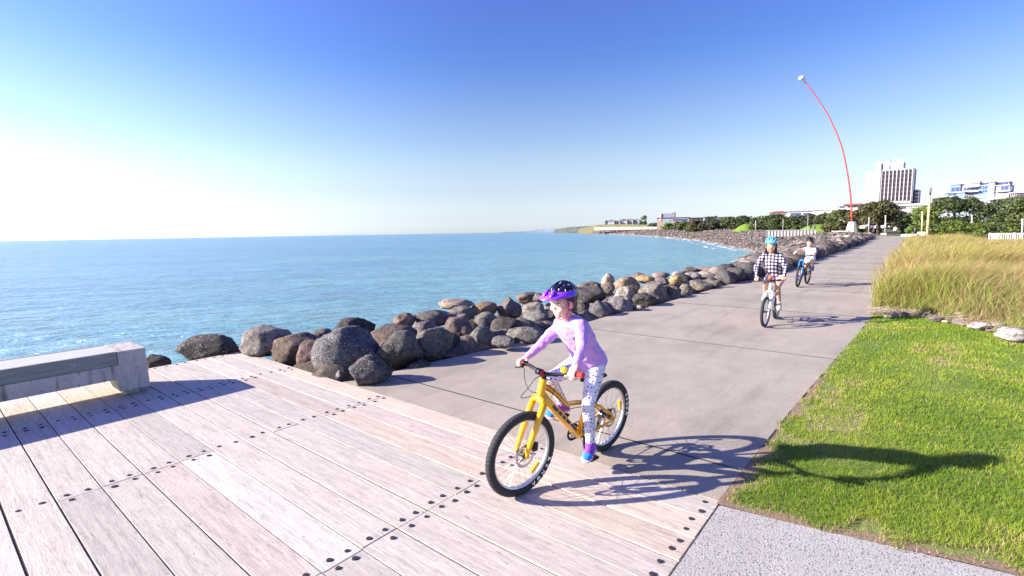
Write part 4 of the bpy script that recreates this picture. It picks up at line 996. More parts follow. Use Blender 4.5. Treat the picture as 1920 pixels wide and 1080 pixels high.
def polka():
    k = N('polka_dot_leggings'); v = k.coord(); base = (.68, .67, .80); c = None
    for i, (off, colr) in enumerate(((0, (.03, .03, .09)), (7.3, (.30, .10, .28)), (13.1, (.05, .05, .12)))):
        ad = k.n('VectorMath'); ad.operation = 'ADD'; k.l(v, ad.inputs[0]); ad.inputs[1].default_value = (off, off * .7, off * .3)
        vo = k.n('TexVoronoi'); vo.inputs['Scale'].default_value = 36 if i != 1 else 29; vo.inputs['Randomness'].default_value = .55; k.l(ad.outputs[0], vo.inputs['Vector'])
        m = k.math('LESS_THAN', vo.outputs['Distance'], (.23, .2, .18)[i]); c = k.mix(m, base if c is None else c, colr)
    return k.out(c, .85, k.bump(k.noise(14, 4, .6, k.coord((1, 1, 2)), 1), .5, .012), spec=.15)
M_POLKA = polka()
def gingham():
    k = N('checked_shirt'); v = k.coord((18, 18, 18)); s = k.n('SeparateXYZ'); k.l(v, s.inputs[0])
    st = lambda o, ph=.0: k.math('GREATER_THAN', k.math('FRACT', k.math('ADD', o, ph)), .5)
    a = st(s.outputs[1]); b = st(k.math('ADD', s.outputs[2], k.math('MULTIPLY', s.outputs[0], -.35)), .25)
    c = k.mix(a, (.80, .78, .80), (.16, .13, .22)); c2 = k.mix(a, (.15, .12, .2), (.015, .012, .03)); return k.out(k.mix(b, c, c2), .85, spec=.15)
M_GING = gingham()
def grip_hand(bm, wrist, c, axis, s=1.0):
    """closed hand: palm behind the bar, four fingers over and round it, thumb underneath; axis points to the thumb side"""
    a = axis.normalized(); back = (wrist - c); back -= a * back.dot(a); back.normalize(); up = back.cross(a)
    if up.z < 0: up = -up
    P = lambda off, th, R: c + a * off * s + (back * math.cos(math.radians(th)) + up * math.sin(math.radians(th))) * R * s
    for off, end, rr_ in ((.028, -22, .0088), (.009, -34, .0092), (-.010, -30, .0088), (-.028, -8, .0076)):
        ths = [18, 62, 105, 148, 180 + (end + 40) * .35]
        chain(bm, [P(off, t, .027) for t in ths], [rr_ * s, rr_ * s * .98, rr_ * s * .92, rr_ * s * .85, rr_ * s * .78])
    for off in (.024, .008, -.009, -.024): capsule(bm, P(off, 24, .027), wrist.lerp(c, .15) + a * off * .4 * s, .0125 * s, .016 * s)
    chain(bm, [wrist.lerp(c, .25) + a * .012 * s, P(.042, -18, .028), P(.047, -70, .026), P(.036, -112, .024)], [.014 * s, .0105 * s, .0095 * s, .008 * s])
def open_hand(bm, wrist, d, s=1.0):
    d = d.normalized(); u, v = frame_for(d)
    for i, (o, L) in enumerate(((-.026, .052), (-.009, .062), (.009, .058), (.025, .046))):
        capsule(bm, wrist + d * .01 * s, wrist + (d * .055 + u * o) * s, .015 * s, .011 * s)
        chain(bm, [wrist + (d * .055 + u * o) * s, wrist + (d * (.055 + L * .5) + u * o * 1.15 + v * .006) * s, wrist + (d * (.055 + L) + u * o * 1.25 + v * .018) * s], [.0088 * s, .0078 * s, .0068 * s])
    chain(bm, [wrist + d * .015 * s, wrist + (d * .04 - u * .042) * s, wrist + (d * .065 - u * .052 + v * .01) * s], [.013 * s, .0095 * s, .008 * s])
def rider(fr, P):
    J = P['j']; s = P['s']; vx = P['voxel']; root = empty('person', mat=fr.M); tag(root, P['label'], 'child' if 'cat' not in P else P['cat'])
    pel, che, nek = J['pel'], J['che'], J['nek']; lsh, rsh = J['lsh'], J['rsh']; HM = P['head']       # 4x4 head matrix (local)
    sh = (lsh - rsh).normalized(); hp = (J['lhip'] - J['rhip']).normalized()
    def torso(bm, k, lo=0.0):
        ax_ = (nek - pel).normalized(); rings = []
        for t, wd, dp in ((-.10, .085, .075), (0, .108, .088), (.22, .100, .078), (.45, .098, .074), (.7, .112, .078), (.86, .118, .070), (.95, .085, .056), (1.0, .045, .045)):
            if t < lo: continue
            side = hp.lerp(sh, max(0, t)).normalized(); base = pel.lerp(che, t / .6) if t < .6 else che.lerp(nek, (t - .6) / .4)
            side = (side - ax_ * side.dot(ax_)).normalized(); dv = ax_.cross(side)
            rings.append((base, side * wd * s * k, dv * dp * s * k))
        loft(bm, rings, 22)
    # body
    bm = bmesh.new(); torso(bm, .86)
    for a, e, w_ in (('lsh', 'lel', 'lwr'), ('rsh', 'rel', 'rwr')):
        chain(bm, [nek.lerp(J[a], .5), J[a], J[e], J[w_]], [.035 * s, .033 * s, .025 * s, .0185 * s])
    for h_, k_, a_ in (('lhip', 'lkn', 'lan'), ('rhip', 'rkn', 'ran')):
        mid = J[k_].lerp(J[a_], .3); chain(bm, [J[h_], J[h_].lerp(J[k_], .5), J[k_], mid, J[a_]], [.062 * s, .054 * s, .041 * s, .040 * s, .025 * s])
        capsule(bm, J[a_], J[a_] + Vector((0, 0, -.03 * s)), .025 * s, .022 * s)
    for w_, h_, ax_ in (('lwr', 'lha', 'lax'), ('rwr', 'rha', 'rax')):
        if J.get(ax_) is None: open_hand(bm, J[w_], J[h_] - J[w_], s)
        else: grip_hand(bm, J[w_], J[h_], J[ax_], s)
    def hs(c, r, sc3=(1, 1, 1), sub=3): sphere(bm, HM @ Vector([q * s for q in c]), 1, (1, 1, 1), sub, HM.to_3x3().to_4x4() @ Matrix.Diagonal((r * sc3[0] * s, r * sc3[1] * s, r * sc3[2] * s, 1)))
    hs((-.005, 0, .028), 1, (.086, .073, .084)); hs((.018, 0, -.030), 1, (.061, .060, .068)); hs((.046, 0, -.080), 1, (.024, .026, .022)); hs((.035, 0, .005), 1, (.052, .062, .055))
    for y in (-1, 1):
        hs((.052, y * .034, -.034), 1, (.026, .026, .025)); hs((.004, y * .073, -.012), 1, (.017, .010, .028)); hs((.022, y * .030, -.064), 1, (.036, .024, .026))
    capsule(bm, HM @ g(.076 * s, 0, -.004 * s), HM @ g(.087 * s, 0, -.027 * s), .006 * s, .0085 * s, 8)
    for y in (-1, 1): hs((.080, y * .008, -.030), 1, (.008, .007, .006), 2)
    capsule(bm, HM @ g(-.022 * s, 0, -.055 * s), nek, .040 * s, .040 * s); capsule(bm, nek, nek.lerp(che, .25), .04 * s, .06 * s)
    body = fuse('body', bm, P['skin'], root, vx, 2)
    from mathutils.bvhtree import BVHTree
    bt = BVHTree.FromPolygons([v.co for v in body.data.vertices], [p.vertices[:] for p in body.data.polygons]); fw = HM.to_3x3() @ g(1, 0, 0)
    def face(y, z, out=0.0):
        o0 = HM @ g(.2 * s, y * s, z * s); h = bt.ray_cast(o0, -fw); return (h[0] if h[0] else o0 - fw * .12 * s) + fw * out * s
    for y in (.031, -.031):
        c = face(y, .004, -.0085); bm = bmesh.new(); sphere(bm, c, 1, (1, 1, 1), 3, HM.to_3x3().to_4x4() @ Matrix.Diagonal((.0115 * s, .0135 * s, .0068 * s, 1))); ey = build('eye', bm, M_EYEW, root, True)
        bm = bmesh.new(); sphere(bm, c + fw * .0065 * s, 1, (1, 1, 1), 2, HM.to_3x3().to_4x4() @ Matrix.Diagonal((.0058 * s, .0055 * s, .0055 * s, 1))); build('iris', bm, M_IRIS, ey, True)
        bm = bmesh.new(); tube(bm, [face(y - .014, .007, .0002), face(y, .0125, .0012), face(y + .014, .007, .0002)], [.0012 * s, .0022 * s, .0012 * s], 6); build('eyelash', bm, M_HAIRD, ey)
        bm = bmesh.new(); tube(bm, [face(y - .017, .024, .0008), face(y, .030, .001), face(y + .017, .024, .0008)], [.0012 * s, .0022 * s, .001 * s], 6); build('eyebrow', bm, P['hair'], root)
    bm = bmesh.new(); m_ = [face(y, -.060 + 9.0 * y * y, .0006) for y in (-.029, -.018, 0, .018, .029)]; lo = [face(y, -.073 + 16 * y * y, .0012) for y in (-.027, -.016, 0, .016, .027)]
    if P.get('smile'):
        for i in range(4): bm.faces.new([bm.verts.new(q) for q in (m_[i] + fw * .0012, m_[i+1] + fw * .0012, lo[i+1] + fw * .0012, lo[i] + fw * .0012)])
        build('teeth', bm, M_TEETH, root); bm = bmesh.new()
        tube(bm, lo, [.0012 * s, .002 * s, .0026 * s, .002 * s, .0012 * s], 8)
    tube(bm, m_, [.001 * s, .0016 * s, .0018 * s, .0016 * s, .001 * s], 8); build('lips', bm, M_LIP, root, True)
    # hair
    def hm(bm, c, r3, sub=3): sphere(bm, HM @ Vector([q * s for q in c]), 1, (1, 1, 1), sub, HM.to_3x3().to_4x4() @ Matrix.Diagonal((*[q * s for q in r3], 1)))
    bm = bmesh.new(); hm(bm, (-.020, 0, .030), (.084, .081, .086)); hm(bm, (-.045, 0, -.02), (.05, .07, .055))
    for y in (-1, 1):
        hm(bm, (-.012, y * .066, -.01), (.032, .014, .045)); capsule(bm, HM @ g(.034 * s, y * .068 * s, .03 * s), HM @ g(.022 * s, y * .071 * s, -.02 * s), .008 * s, .004 * s, 8)
    for a_, b_, r0, r1 in P.get('locks', []): capsule(bm, HM @ (a_ * s), HM @ (b_ * s), r0 * s, r1 * s, 8)
    fuse('hair', bm, P['hair'], root, vx, 2, .004, 60)
    # helmet
    hc = P['helmet']; bm = bmesh.new(); sub = 5; bmesh.ops.create_icosphere(bm, subdivisions=sub, radius=1); kill = []
    rx, ry, rz = .122, .094, .108
    for v in bm.verts:
        x, y, z = v.co; v.co = Vector((x * rx * (1.06 if x < 0 else 1), y * ry, z * rz * (1 - .10 * max(0, -x))))
        ridge = 1 + .022 * math.cos(abs(math.atan2(y * ry, z * rz)) * 7.5) * (1 if z > .15 else 0); v.co *= ridge
    def vent(c):
        if not P['detail'] and P['detail'] is not None: pass
        th = math.atan2(c.y, c.z); x = c.x
        for tk, segs in ((0, ((.015, .085), (-.085, -.02))), (.42, ((.03, .095), (-.04, .008), (-.11, -.06))), (-.42, ((.03, .095), (-.04, .008), (-.11, -.06))), (.86, ((-.005, .065), (-.085, -.035))), (-.86, ((-.005, .065), (-.085, -.035)))):
            for x0, x1 in segs:
                if x0 < x < x1 and abs(th - tk) < .085 * (1 - abs((x - (x0 + x1) / 2) / (x1 - x0)) * .9) * 1.5: return True
        return False
    rim = lambda x, y: -.010 - .022 * max(0, min(1, (-x) / .1)) + .022 * max(0, x / .12)
    kill = [f for f in bm.faces if (f.calc_center_median().z < rim(f.calc_center_median().x, 0)) or (vent(f.calc_center_median()) and f.calc_center_median().z > .02)]
    bmesh.ops.delete(bm, geom=kill, context='FACES'); bmesh.ops.solidify(bm, geom=list(bm.faces), thickness=.012)
    HH = HM @ Matrix.Translation((-.004 * s, 0, .040 * s)) @ Matrix.Rotation(P.get('hpitch', 0), 4, 'Y') @ Matrix.Scale(s * P.get('hsc', .97), 4)
    hel = build('helmet', bm, hc[0], root, True, HH)
    bm = bmesh.new(); sphere(bm, (0, 0, 0), 1, (.112, .086, .098), 4)      # dark foam liner under the vents
    bmesh.ops.delete(bm, geom=[f for f in bm.faces if f.calc_center_median().z < rim(f.calc_center_median().x, 0) + .002], context='FACES'); build('helmet_liner', bm, M_RUB, hel, True, HH)
    if P.get('visor'):
        bm = bmesh.new(); gi, go, si = [], [], []; n = 26
        for i in range(n + 1):
            a = math.radians(-100 + 200 * i / n); ex = .072 * max(0, math.cos(a * .93)) ** .8 + .003; ca, sa = math.cos(a), math.sin(a)
            z0 = .024 * ca + .004 + .010 * abs(sa); gi.append(bm.verts.new((rx * 1.0 * ca, ry * 1.02 * sa, z0 + .032 - .008 * ca))); si.append(bm.verts.new((rx * 1.045 * ca + .004, ry * 1.05 * sa, z0 + .004))); go.append(bm.verts.new(((rx * 1.045 + ex) * ca, (ry * 1.05 + ex * .35) * sa, z0 - .012 * max(0, ca))))
        for i in range(n):
            bm.faces.new((gi[i], gi[i+1], si[i+1], si[i])); bm.faces.new((si[i], si[i+1], go[i+1], go[i]))
        bmesh.ops.recalc_face_normals(bm, faces=bm.faces); bmesh.ops.solidify(bm, geom=list(bm.faces), thickness=.004)
        for y in (-.032, .032): tube(bm, [(.165, y * 1.1, .018), (.135, y, .045), (.105, y * .9, .066)], [.006, .0085, .006], 8, sx=1.6)
        bm.verts.ensure_lookup_table(); build('visor', bm, P['visor'], hel, True, HH)
        bm = bmesh.new()      # white flecks
        for x, y, z in ((.085, .045, .07), (.05, .075, .06), (.0, .06, .085), (-.02, .088, .04), (-.06, .07, .06), (.04, .02, .104), (-.05, .02, .10), (-.1, .05, .03), (.095, -.01, .065), (-.09, .07, .01), (.02, .088, .05)):
            d = Vector((x / rx, y / ry, z / rz)).normalized(); p = Vector((d.x * rx, d.y * ry, d.z * rz)) * 1.024; tt = d.cross(Vector((.3, 1, .6))).normalized() * .007; tube(bm, [p * .985 - tt, p * .992, p * .985 + tt], .0028, 6)
        build('helmet_fleck', bm, M_INK, hel, False, HH)
    if P.get('strap'):
        bm = bmesh.new()
        for y in (-1, 1):
            S_ = lambda x, yy, z: HM @ g(x * s, yy * y * s, z * s)
            tube(bm, [S_(.045, .072, .04), S_(.035, .0755, -.01), S_(.022, .070, -.05), S_(.030, .045, -.098), S_(.04, 0, -.112)], .0042 * s, 6, sx=.5)
            tube(bm, [S_(-.03, .083, .03), S_(-.01, .082, -.02), S_(.022, .070, -.05)], .0042 * s, 6, sx=.5); sphere(bm, S_(.020, .074, -.045), .009 * s, (1, .6, 1))
        build('helmet_strap', bm, P['strap'], hel, True)
    # clothes
    bm = bmesh.new(); torso(bm, P.get('loose', 1.12), P.get('hem', .1) - .02)
    if P['sleeve']:
        for a, e, w_ in (('lsh', 'lel', 'lwr'), ('rsh', 'rel', 'rwr')):
            q = P['sleeve']; E_ = J[e] if q >= 1 else J[a].lerp(J[e], q); pts = [nek.lerp(J[a], .45), J[a], J[a].lerp(E_, .5), E_]; rs_ = [.046 * s, .046 * s, .041 * s, .035 * s]
            if q >= 1: pts += [J[e].lerp(J[w_], .5), J[w_]]; rs_ += [.031 * s, .0255 * s]
            chain(bm, pts, rs_)
        capsule(bm, nek - (nek - che).normalized() * .03 * s, nek - (nek - che).normalized() * .02 * s, .055 * s, .052 * s)
    top = fuse('shirt', bm, P['top'], root, vx * 1.05, 5, P.get('wr', .004), P.get('ws', 15))
    bm = bmesh.new(); c_ = pel; ax_ = (nek - pel).normalized(); dv = ax_.cross(hp)
    loft(bm, [(pel - ax_ * .07 * s, hp * .08 * s, dv * .075 * s), (pel - ax_ * .03 * s, hp * .115 * s, dv * .098 * s), (pel + ax_ * .05 * s, hp * .108 * s, dv * .086 * s), (pel + ax_ * .09 * s, hp * .10 * s, dv * .08 * s)], 20)
    L = P['legs']
    for h_, k_, a_ in (('lhip', 'lkn', 'lan'), ('rhip', 'rkn', 'ran')):
        if L >= 1: mid = J[k_].lerp(J[a_], .3); chain(bm, [J[h_], J[h_].lerp(J[k_], .5), J[k_], mid, J[k_].lerp(J[a_], 1.0)], [.070 * s, .060 * s, .046 * s, .044 * s, .033 * s])
        else: chain(bm, [J[h_], J[h_].lerp(J[k_], L)], [.074 * s, .066 * s])
    fuse('leggings' if L >= 1 else 'shorts', bm, P['bottom'], root, vx * 1.05, 4, .003, 24)
    for a_, t_ in (('lan', 'lto'), ('ran', 'rto')):
        A = J[a_]; T = J[t_]; d = (T - A); hd_ = g(d.x, d.y, 0).normalized(); sd_ = g(-hd_.y, hd_.x, 0); dn = g(0, 0, -1)
        heel = A - hd_ * .035 * s + dn * .045 * s; toe = T
        bm = bmesh.new(); chain(bm, [A + dn * .005 * s, A + dn * .03 * s], [.036 * s, .036 * s]); chain(bm, [heel, heel.lerp(toe, .5) + g(0, 0, .012 * s), toe], [.031 * s, .034 * s, .024 * s]); chain(bm, [heel.lerp(toe, .55) + sd_ * .014 * s, toe + sd_ * .012 * s], [.026 * s, .021 * s]); chain(bm, [heel.lerp(toe, .55) - sd_ * .012 * s, toe - sd_ * .008 * s], [.026 * s, .02 * s])
        sh_ = fuse('shoe', bm, P['shoe'][0], root, vx, 3)
        bm = bmesh.new(); up_ = g(0, 0, 1)
        loft(bm, [(heel.lerp(toe, t) - up_ * (.030 - .006 * t) * s + hd_ * o * s, sd_ * w2 * s, hd_ * .001 + up_ * .0001) if False else (heel.lerp(toe, t) - up_ * .028 * s + hd_ * o * s, sd_ * w2 * s, up_ * .011 * s) for t, w2, o in ((0, .015, -.034), (0, .032, -.02), (.35, .031, 0), (.75, .041, 0), (1, .036, .012), (1, .014, .032))], 12)
        bmesh.ops.recalc_face_normals(bm, faces=bm.faces); build('sole', bm, P['shoe'][1], sh_, True)
        if len(P['shoe']) > 2:
            bm = bmesh.new(); chain(bm, [heel.lerp(toe, .72) + g(0, 0, -.004) * s, toe - hd_ * .0], [.0335 * s, .0275 * s]); chain(bm, [heel.lerp(toe, .78) + sd_ * .013 * s, toe + sd_ * .012 * s], [.027 * s, .0235 * s]); chain(bm, [heel.lerp(toe, .78) - sd_ * .011 * s, toe - sd_ * .007 * s], [.027 * s, .022 * s]); fuse('toe_cap', bm, P['shoe'][2], sh_, vx, 3)
            bm = bmesh.new()
            for i in range(4): t = .36 + .09 * i; c2 = heel.lerp(toe, t) + g(0, 0, (.050 - .006 * i) * s); tube(bm, [c2 - sd_ * .022 * s - up_ * .008 * s, c2, c2 + sd_ * .022 * s - up_ * .008 * s], .0028 * s, 6)
            build('lace', bm, M_INK, sh_)
    for nm, a_, b_, rr_, mt in P.get('extra', []):
        bm = bmesh.new(); capsule(bm, a_, b_, rr_, rr_); fuse(nm, bm, mt, root, vx, 2)
    return root
def headM(c, yaw=0, pitch=0, roll=0): return Matrix.Translation(c) @ Matrix.Rotation(math.radians(yaw), 4, 'Z') @ Matrix.Rotation(math.radians(pitch), 4, 'Y') @ Matrix.Rotation(math.radians(roll), 4, 'X')
lh = bar1[0].lerp(bar1[1], .78) + g(0, 0, .0); rh = bar1[-1].lerp(bar1[-2], .42)
j1 = dict(pel=g(.262, 0, .775), che=g(.43, -.005, 1.00), nek=J1(1063, 600, 0), lsh=J1(1090, 610, .13), rsh=J1(1048, 613, -.125), lel=J1(1091, 652, .22), rel=J1(1012, 648, -.19), lhip=g(.29, .07, .755), rhip=g(.29, -.07, .755),
  lkn=J1(1103, 757, .095), lan=J1(1107, 829, .125), rkn=J1(1030, 712, -.105), ran=g(.385, -.125, .455), lto=J1(1099, 856, .13), rto=g(.525, -.125, .402))
j1['lha'] = lh; j1['rha'] = rh; j1['lwr'] = lh + (j1['lel'] - lh).normalized() * .055 + g(0, 0, .012); j1['rwr'] = rh + (j1['rel'] - rh).normalized() * .058 + g(0, 0, .010)
j1['lax'] = (bar1[1] - bar1[0]); j1['rax'] = (bar1[-2] - bar1[-1])
hd1 = J1(1056, 566, 0)
M_HEL1 = plain('helmet_shell_navy', (.012, .010, .045), .25, var=.2, coat=.5); M_VIS = plain('visor_purple', (.30, .055, .80), .3, var=.12, coat=.3); M_PINK = plain('pink_strap', (.70, .07, .30), .6)
M_SH1 = cloth('shoe_mesh_purple', (.22, .06, .42)); M_SHB = cloth('shoe_toe_blue', (.02, .22, .70)); M_SOLP = plain('sole_pink_white', (.78, .55, .68), .6)
print({k: tuple(round(x, 3) for x in v) for k, v in j1.items()}, hd1)
rider(F1, dict(j=j1, s=1.0, voxel=.0045, detail=True, label='smiling girl in purple visored helmet and lilac top riding the orange yellow bicycle', head=headM(hd1, -4, 5, 3), skin=M_SKIN1, hair=M_HAIR,
  helmet=(M_HEL1,), visor=M_VIS, strap=M_PINK, hpitch=math.radians(3), smile=True, hsc=.95, top=M_LILAC, sleeve=1, hem=-.03, bottom=M_POLKA, legs=1, shoe=(M_SH1, M_SOLP, M_SHB), wr=.007, loose=1.26,
  locks=[(g(-.05, 0, -.03), g(-.10, 0, -.07), .025, .012)]))
# rider 2
F2 = BF((1454, 597.6), (1433.5, 613), 2); J2 = F2.J; print('wb2', F2.wb)
wb = F2.wb
bar2 = [F2.K(1473, 523, 0.7), F2.K(1466, 524, 0.72), F2.K(1452, 526, 0.76), F2.K(1444, 526.5, 0.78), F2.K(1436, 526, 0.76), F2.K(1424, 524, 0.72), F2.K(1415, 524, 0.7)]
P2 = dict(label='white mountain bicycle ridden by the child in the checked shirt', detail=False, r=.265, tw=.052, paint=M_WHT, fork=M_WHT, steer=-3, bb=g(wb * .40, 0, .25), ht=g(.70, 0, F2.K(1443, 531, .70).z), hb=g(.745, 0, .61), bend=g(wb * .5, 0, .53), sc=g(wb * .3, 0, .52),
  t=1.0, rim=M_RIM, bar=bar2, grip=M_RUB, saddle=g(wb * .24, 0, .72), lped=g(wb * .40, .1, .10), rped=g(wb * .40, -.1, .40), cables=[[F2.K(1462, 524, .75), F2.K(1455, 534, .84), F2.K(1446, 541, .78)], [F2.K(1426, 524, .75), F2.K(1431, 535, .84), F2.K(1438, 542, .78)]])
P2['bar'] = bar2
bicycle(F2, P2)
K2 = F2.K
hd2 = K2(1446, 460.5, .52)
j2 = dict(pel=g(.27, .01, .84), che=K2(1449, 500, .40), nek=K2(1447, 476, .46), lsh=K2(1464, 480, .44), rsh=K2(1432, 480, .46), lel=K2(1472.5, 501, .50), rel=K2(1417.5, 501, .52), lhip=g(.30, .08, .82), rhip=g(.30, -.08, .82),
  lkn=K2(1458, 539, .46), lan=K2(1461, 567, .38), rkn=K2(1435, 532, .60), ran=g(.44, -.125, .50), lto=K2(1461, 577, .47), rto=g(.56, -.125, .445))
for q, b0, b1 in (('l', bar2[0], bar2[1]), ('r', bar2[-1], bar2[-2])):
    j2[q + 'ha'] = b0.lerp(b1, .5); j2[q + 'wr'] = j2[q + 'ha'] + (j2[q + 'el'] - j2[q + 'ha']).normalized() * .06; j2[q + 'ax'] = b1 - b0
M_HEL2 = plain('helmet_shell_cyan', (.10, .50, .80), .25, var=.15, coat=.5); M_PINKS = cloth('pink_shorts', (.72, .42, .45)); M_SH2 = cloth('shoe_grey', (.5, .48, .45)); M_SOL2 = plain('sole_tan', (.45, .36, .16), .6)
rider(F2, dict(j=j2, s=1.12, voxel=.009, detail=False, label='child in sky blue helmet and black and white checked shirt riding the white bicycle', head=headM(hd2, 12, 6, 0), skin=M_SKIN2, hair=M_HAIRD, helmet=(M_HEL2,), strap=M_BLK, top=M_GING, sleeve=1, hem=.02,
  bottom=M_PINKS, legs=.45, shoe=(M_SH2, M_SOL2), locks=[(g(-.02, .06, -.02), g(.0, .075, -.12), .03, .02), (g(-.02, -.06, -.02), g(.0, -.075, -.12), .03, .02)], extra=[('front_badge', F2.K(1443.5, 521, .74), F2.K(1444.5, 519, .74), .026, plain('orange_badge', (.85, .16, .03), .5))]))
# rider 3
F3 = BF((1513, 532.5), (1496.5, 538.5), 2); J3 = F3.J; wb = F3.wb; print('wb3', wb, F2.wb, F2.K(1443,531,.7), F3.K(1509,483,.8), bar2[0])
bar3 = [F3.K(1528, 477.5, 0.8), F3.K(1522, 478, 0.83), F3.K(1515, 479, 0.86), F3.K(1511, 480, 0.88), F3.K(1508, 479.5, 0.86), F3.K(1504, 478, 0.83), F3.K(1499, 477.5, 0.8)]
P3 = dict(label='black mountain bicycle with a blue fork ridden by the farthest child', detail=False, r=.33, tw=.055, paint=M_BLKP, fork=M_BLUE, steer=3, bb=g(wb * .42, 0, .30), ht=g(.80, 0, F3.K(1509, 483, .80).z), hb=g(.85, 0, .77), bend=g(wb * .5, 0, .62), sc=g(wb * .3, 0, .64),
  t=1.1, rim=M_DARKRIM, bar=bar3, grip=M_RUB, saddle=g(wb * .22, 0, .86), lped=g(wb * .42, .1, .42), rped=g(wb * .42, -.1, .14), cables=[[F3.K(1520, 479, .84), F3.K(1516, 484, .9), F3.K(1510, 488, .88)]])
bicycle(F3, P3)
K3 = F3.K
j3 = dict(pel=K3(1520, 484, .24), che=K3(1520, 473, .36), nek=K3(1519.5, 464.5, .42), lsh=K3(1527, 467, .40), rsh=K3(1512.5, 466.5, .42), lel=K3(1529.5, 474, .46), rel=K3(1501, 467.5, .50), lhip=K3(1523, 485.5, .28), rhip=K3(1515, 485.5, .28),
  lkn=K3(1521.5, 489, .60), lan=K3(1524, 500, .48), rkn=K3(1512, 494, .50), ran=g(.40, -.125, .26), lto=K3(1522.5, 505, .60), rto=g(.52, -.125, .20))
j3['lha'] = bar3[0].lerp(bar3[1], .4); j3['lwr'] = j3['lha'] + (j3['lel'] - j3['lha']).normalized() * .06; j3['lax'] = bar3[1] - bar3[0]
j3['rwr'] = K3(1494, 471, .66); j3['rha'] = K3(1491, 473, .70); j3['rax'] = None
M_WHT3 = cloth('white_tshirt', (.78, .75, .78)); M_SHO3 = cloth('white_shorts', (.72, .68, .76)); M_HEL3 = plain('helmet_shell_black', (.015, .014, .016), .3, coat=.4); M_SH3 = cloth('shoe_navy', (.03, .07, .25))
rider(F3, dict(j=j3, s=1.15, voxel=.011, detail=False, label='child in white shirt and black helmet holding one arm out, farthest of the riders', head=headM(K3(1518.5, 455, .47), 4, 4, 0), skin=M_SKIN3, hair=M_HAIRD, helmet=(M_HEL3,), strap=M_BLK, top=M_WHT3, sleeve=.45, hem=.05,
  bottom=M_SHO3, legs=.6, shoe=(M_SH3, M_SH3)))
# ------------------------------------------------------------ far shore, town and trees
def bframe(px, Y, base_z=None, yaw=0):
    """frame standing at pixel column px, Y metres ahead, facing the camera (plus yaw); returns matrix and a pixel to (u, z) map"""
    p = atd(px, 430, Y); az_ = math.atan2(p.x, p.y); z0 = land1(p.x, p.y) - .3 if base_z is None else base_z
    u = Vector((math.cos(az_ + yaw), -math.sin(az_ + yaw), 0)); n = Vector((math.sin(az_ + yaw), math.cos(az_ + yaw), 0)); o = Vector((p.x, p.y, z0))
    M = Matrix(((u.x, n.x, 0, o.x), (u.y, n.y, 0, o.y), (0, 0, 1, o.z), (0, 0, 0, 1)))
    def uz(qx, qy, dep=0):
        d = ray(qx, qy); t = ((o - CC).dot(n) + dep) / d.dot(n); q = CC + d * t - o; return q.dot(u), q.z
    return M, uz
M_LEAF = leafmat('foliage', .55, .2)
M_BARK = plain('bark', (.13, .10, .075), .9, var=.3, bump=.6, bscale=20)
def tree(px0, px1, ytop, Y, label, cols, kind='tree', seed=0, n=2600, low=.22, group=None, trunk=True, cat='tree', name='tree', flat=1.0):
    r = np.random.RandomState(seed + 900); p = atd((px0 + px1) / 2, 430, Y); gz = land1(p.x, p.y) - .05
    W = (px1 - px0) * (p - CC).dot(_F) / FPX; top = atd((px0 + px1) / 2, ytop, Y).z; Hh = top - gz
    root = empty(name, (p.x, p.y, gz), r.rand() * 6.28); tag(root, label, cat, group)
    nc = 46; C = []
    for i in range(nc):
        a = r.rand() * 6.283; h = r.rand(); zz = low + (1 - low) * (h ** .8) * .88; prof = math.sqrt(max(0.02, 1 - ((zz - .42) / .60) ** 2)) if zz > .42 else .72 + .28 * (zz - low) / max(.01, .42 - low)
        q = r.rand() ** .4 * .90 * prof; C.append((math.cos(a) * q * W / 2, math.sin(a) * q * W / 2, zz * Hh, (.12 + .11 * r.rand()) * W * (1.05 - .25 * zz)))
    C = np.array(C); cs = r.choice(nc, n, p=(C[:, 3] ** 2) / (C[:, 3] ** 2).sum()); d = r.randn(n, 3); d /= np.linalg.norm(d, axis=1)[:, None]
    up = r.rand(n) < .72; d[:, 2] = np.where(up, np.abs(d[:, 2]), d[:, 2]); rad = C[cs, 3] * (.72 + .36 * r.rand(n)); P = C[cs, :3] + d * rad[:, None] * np.array([1, 1, .72])
    P[:, 2] = np.clip(P[:, 2], .12 * Hh, Hh * (1.0 + .02 * r.randn(n)))
    sz = W * .043 * r.uniform(.6, 1.25, n) * (2600 / n) ** .5; sz = np.clip(sz, .06, None)
    nn = d + r.randn(n, 3) * .45; nn /= np.linalg.norm(nn, axis=1)[:, None]; t = np.cross(nn, r.randn(n, 3)); t /= np.linalg.norm(t, axis=1)[:, None]; b = np.cross(nn, t)
    V = np.stack([P - t * sz[:, None], P - b * sz[:, None] * .55, P + t * sz[:, None], P + b * sz[:, None] * .55], 1).reshape(-1, 3); F = np.arange(4 * n).reshape(-1, 4)
    c0, c1 = np.array(cols[0]), np.array(cols[1]); cl = r.rand(nc)[cs]; m = np.clip(.25 + .55 * cl + .25 * r.randn(n), 0, 1)[:, None]; cc = (c0 * (1 - m) + c1 * m) * r.uniform(.75, 1.2, (n, 1)); cc = np.repeat(cc, 4, 0)
    raw('crown', V, F, M_LEAF, root, False, cc)
    if trunk:
        bm = bmesh.new(); tr = W * .028 + .05
        tube(bm, [(0, 0, -.3), (.02 * W, 0, .18 * Hh), (0, .02 * W, .36 * Hh)], [tr * 1.2, tr, tr * .8], 8)
        for i in range(6):
            q = C[r.randint(nc)]; tube(bm, [(0, .01 * W, (.16 + .04 * i) * Hh), (q[0] * .5, q[1] * .5, (.2 + .05 * i) * Hh + q[2] * .22), (q[0] * .9, q[1] * .9, q[2])], [tr * .6, tr * .4, tr * .15], 6)
        build('trunk', bm, M_BARK, root, True)
    return root
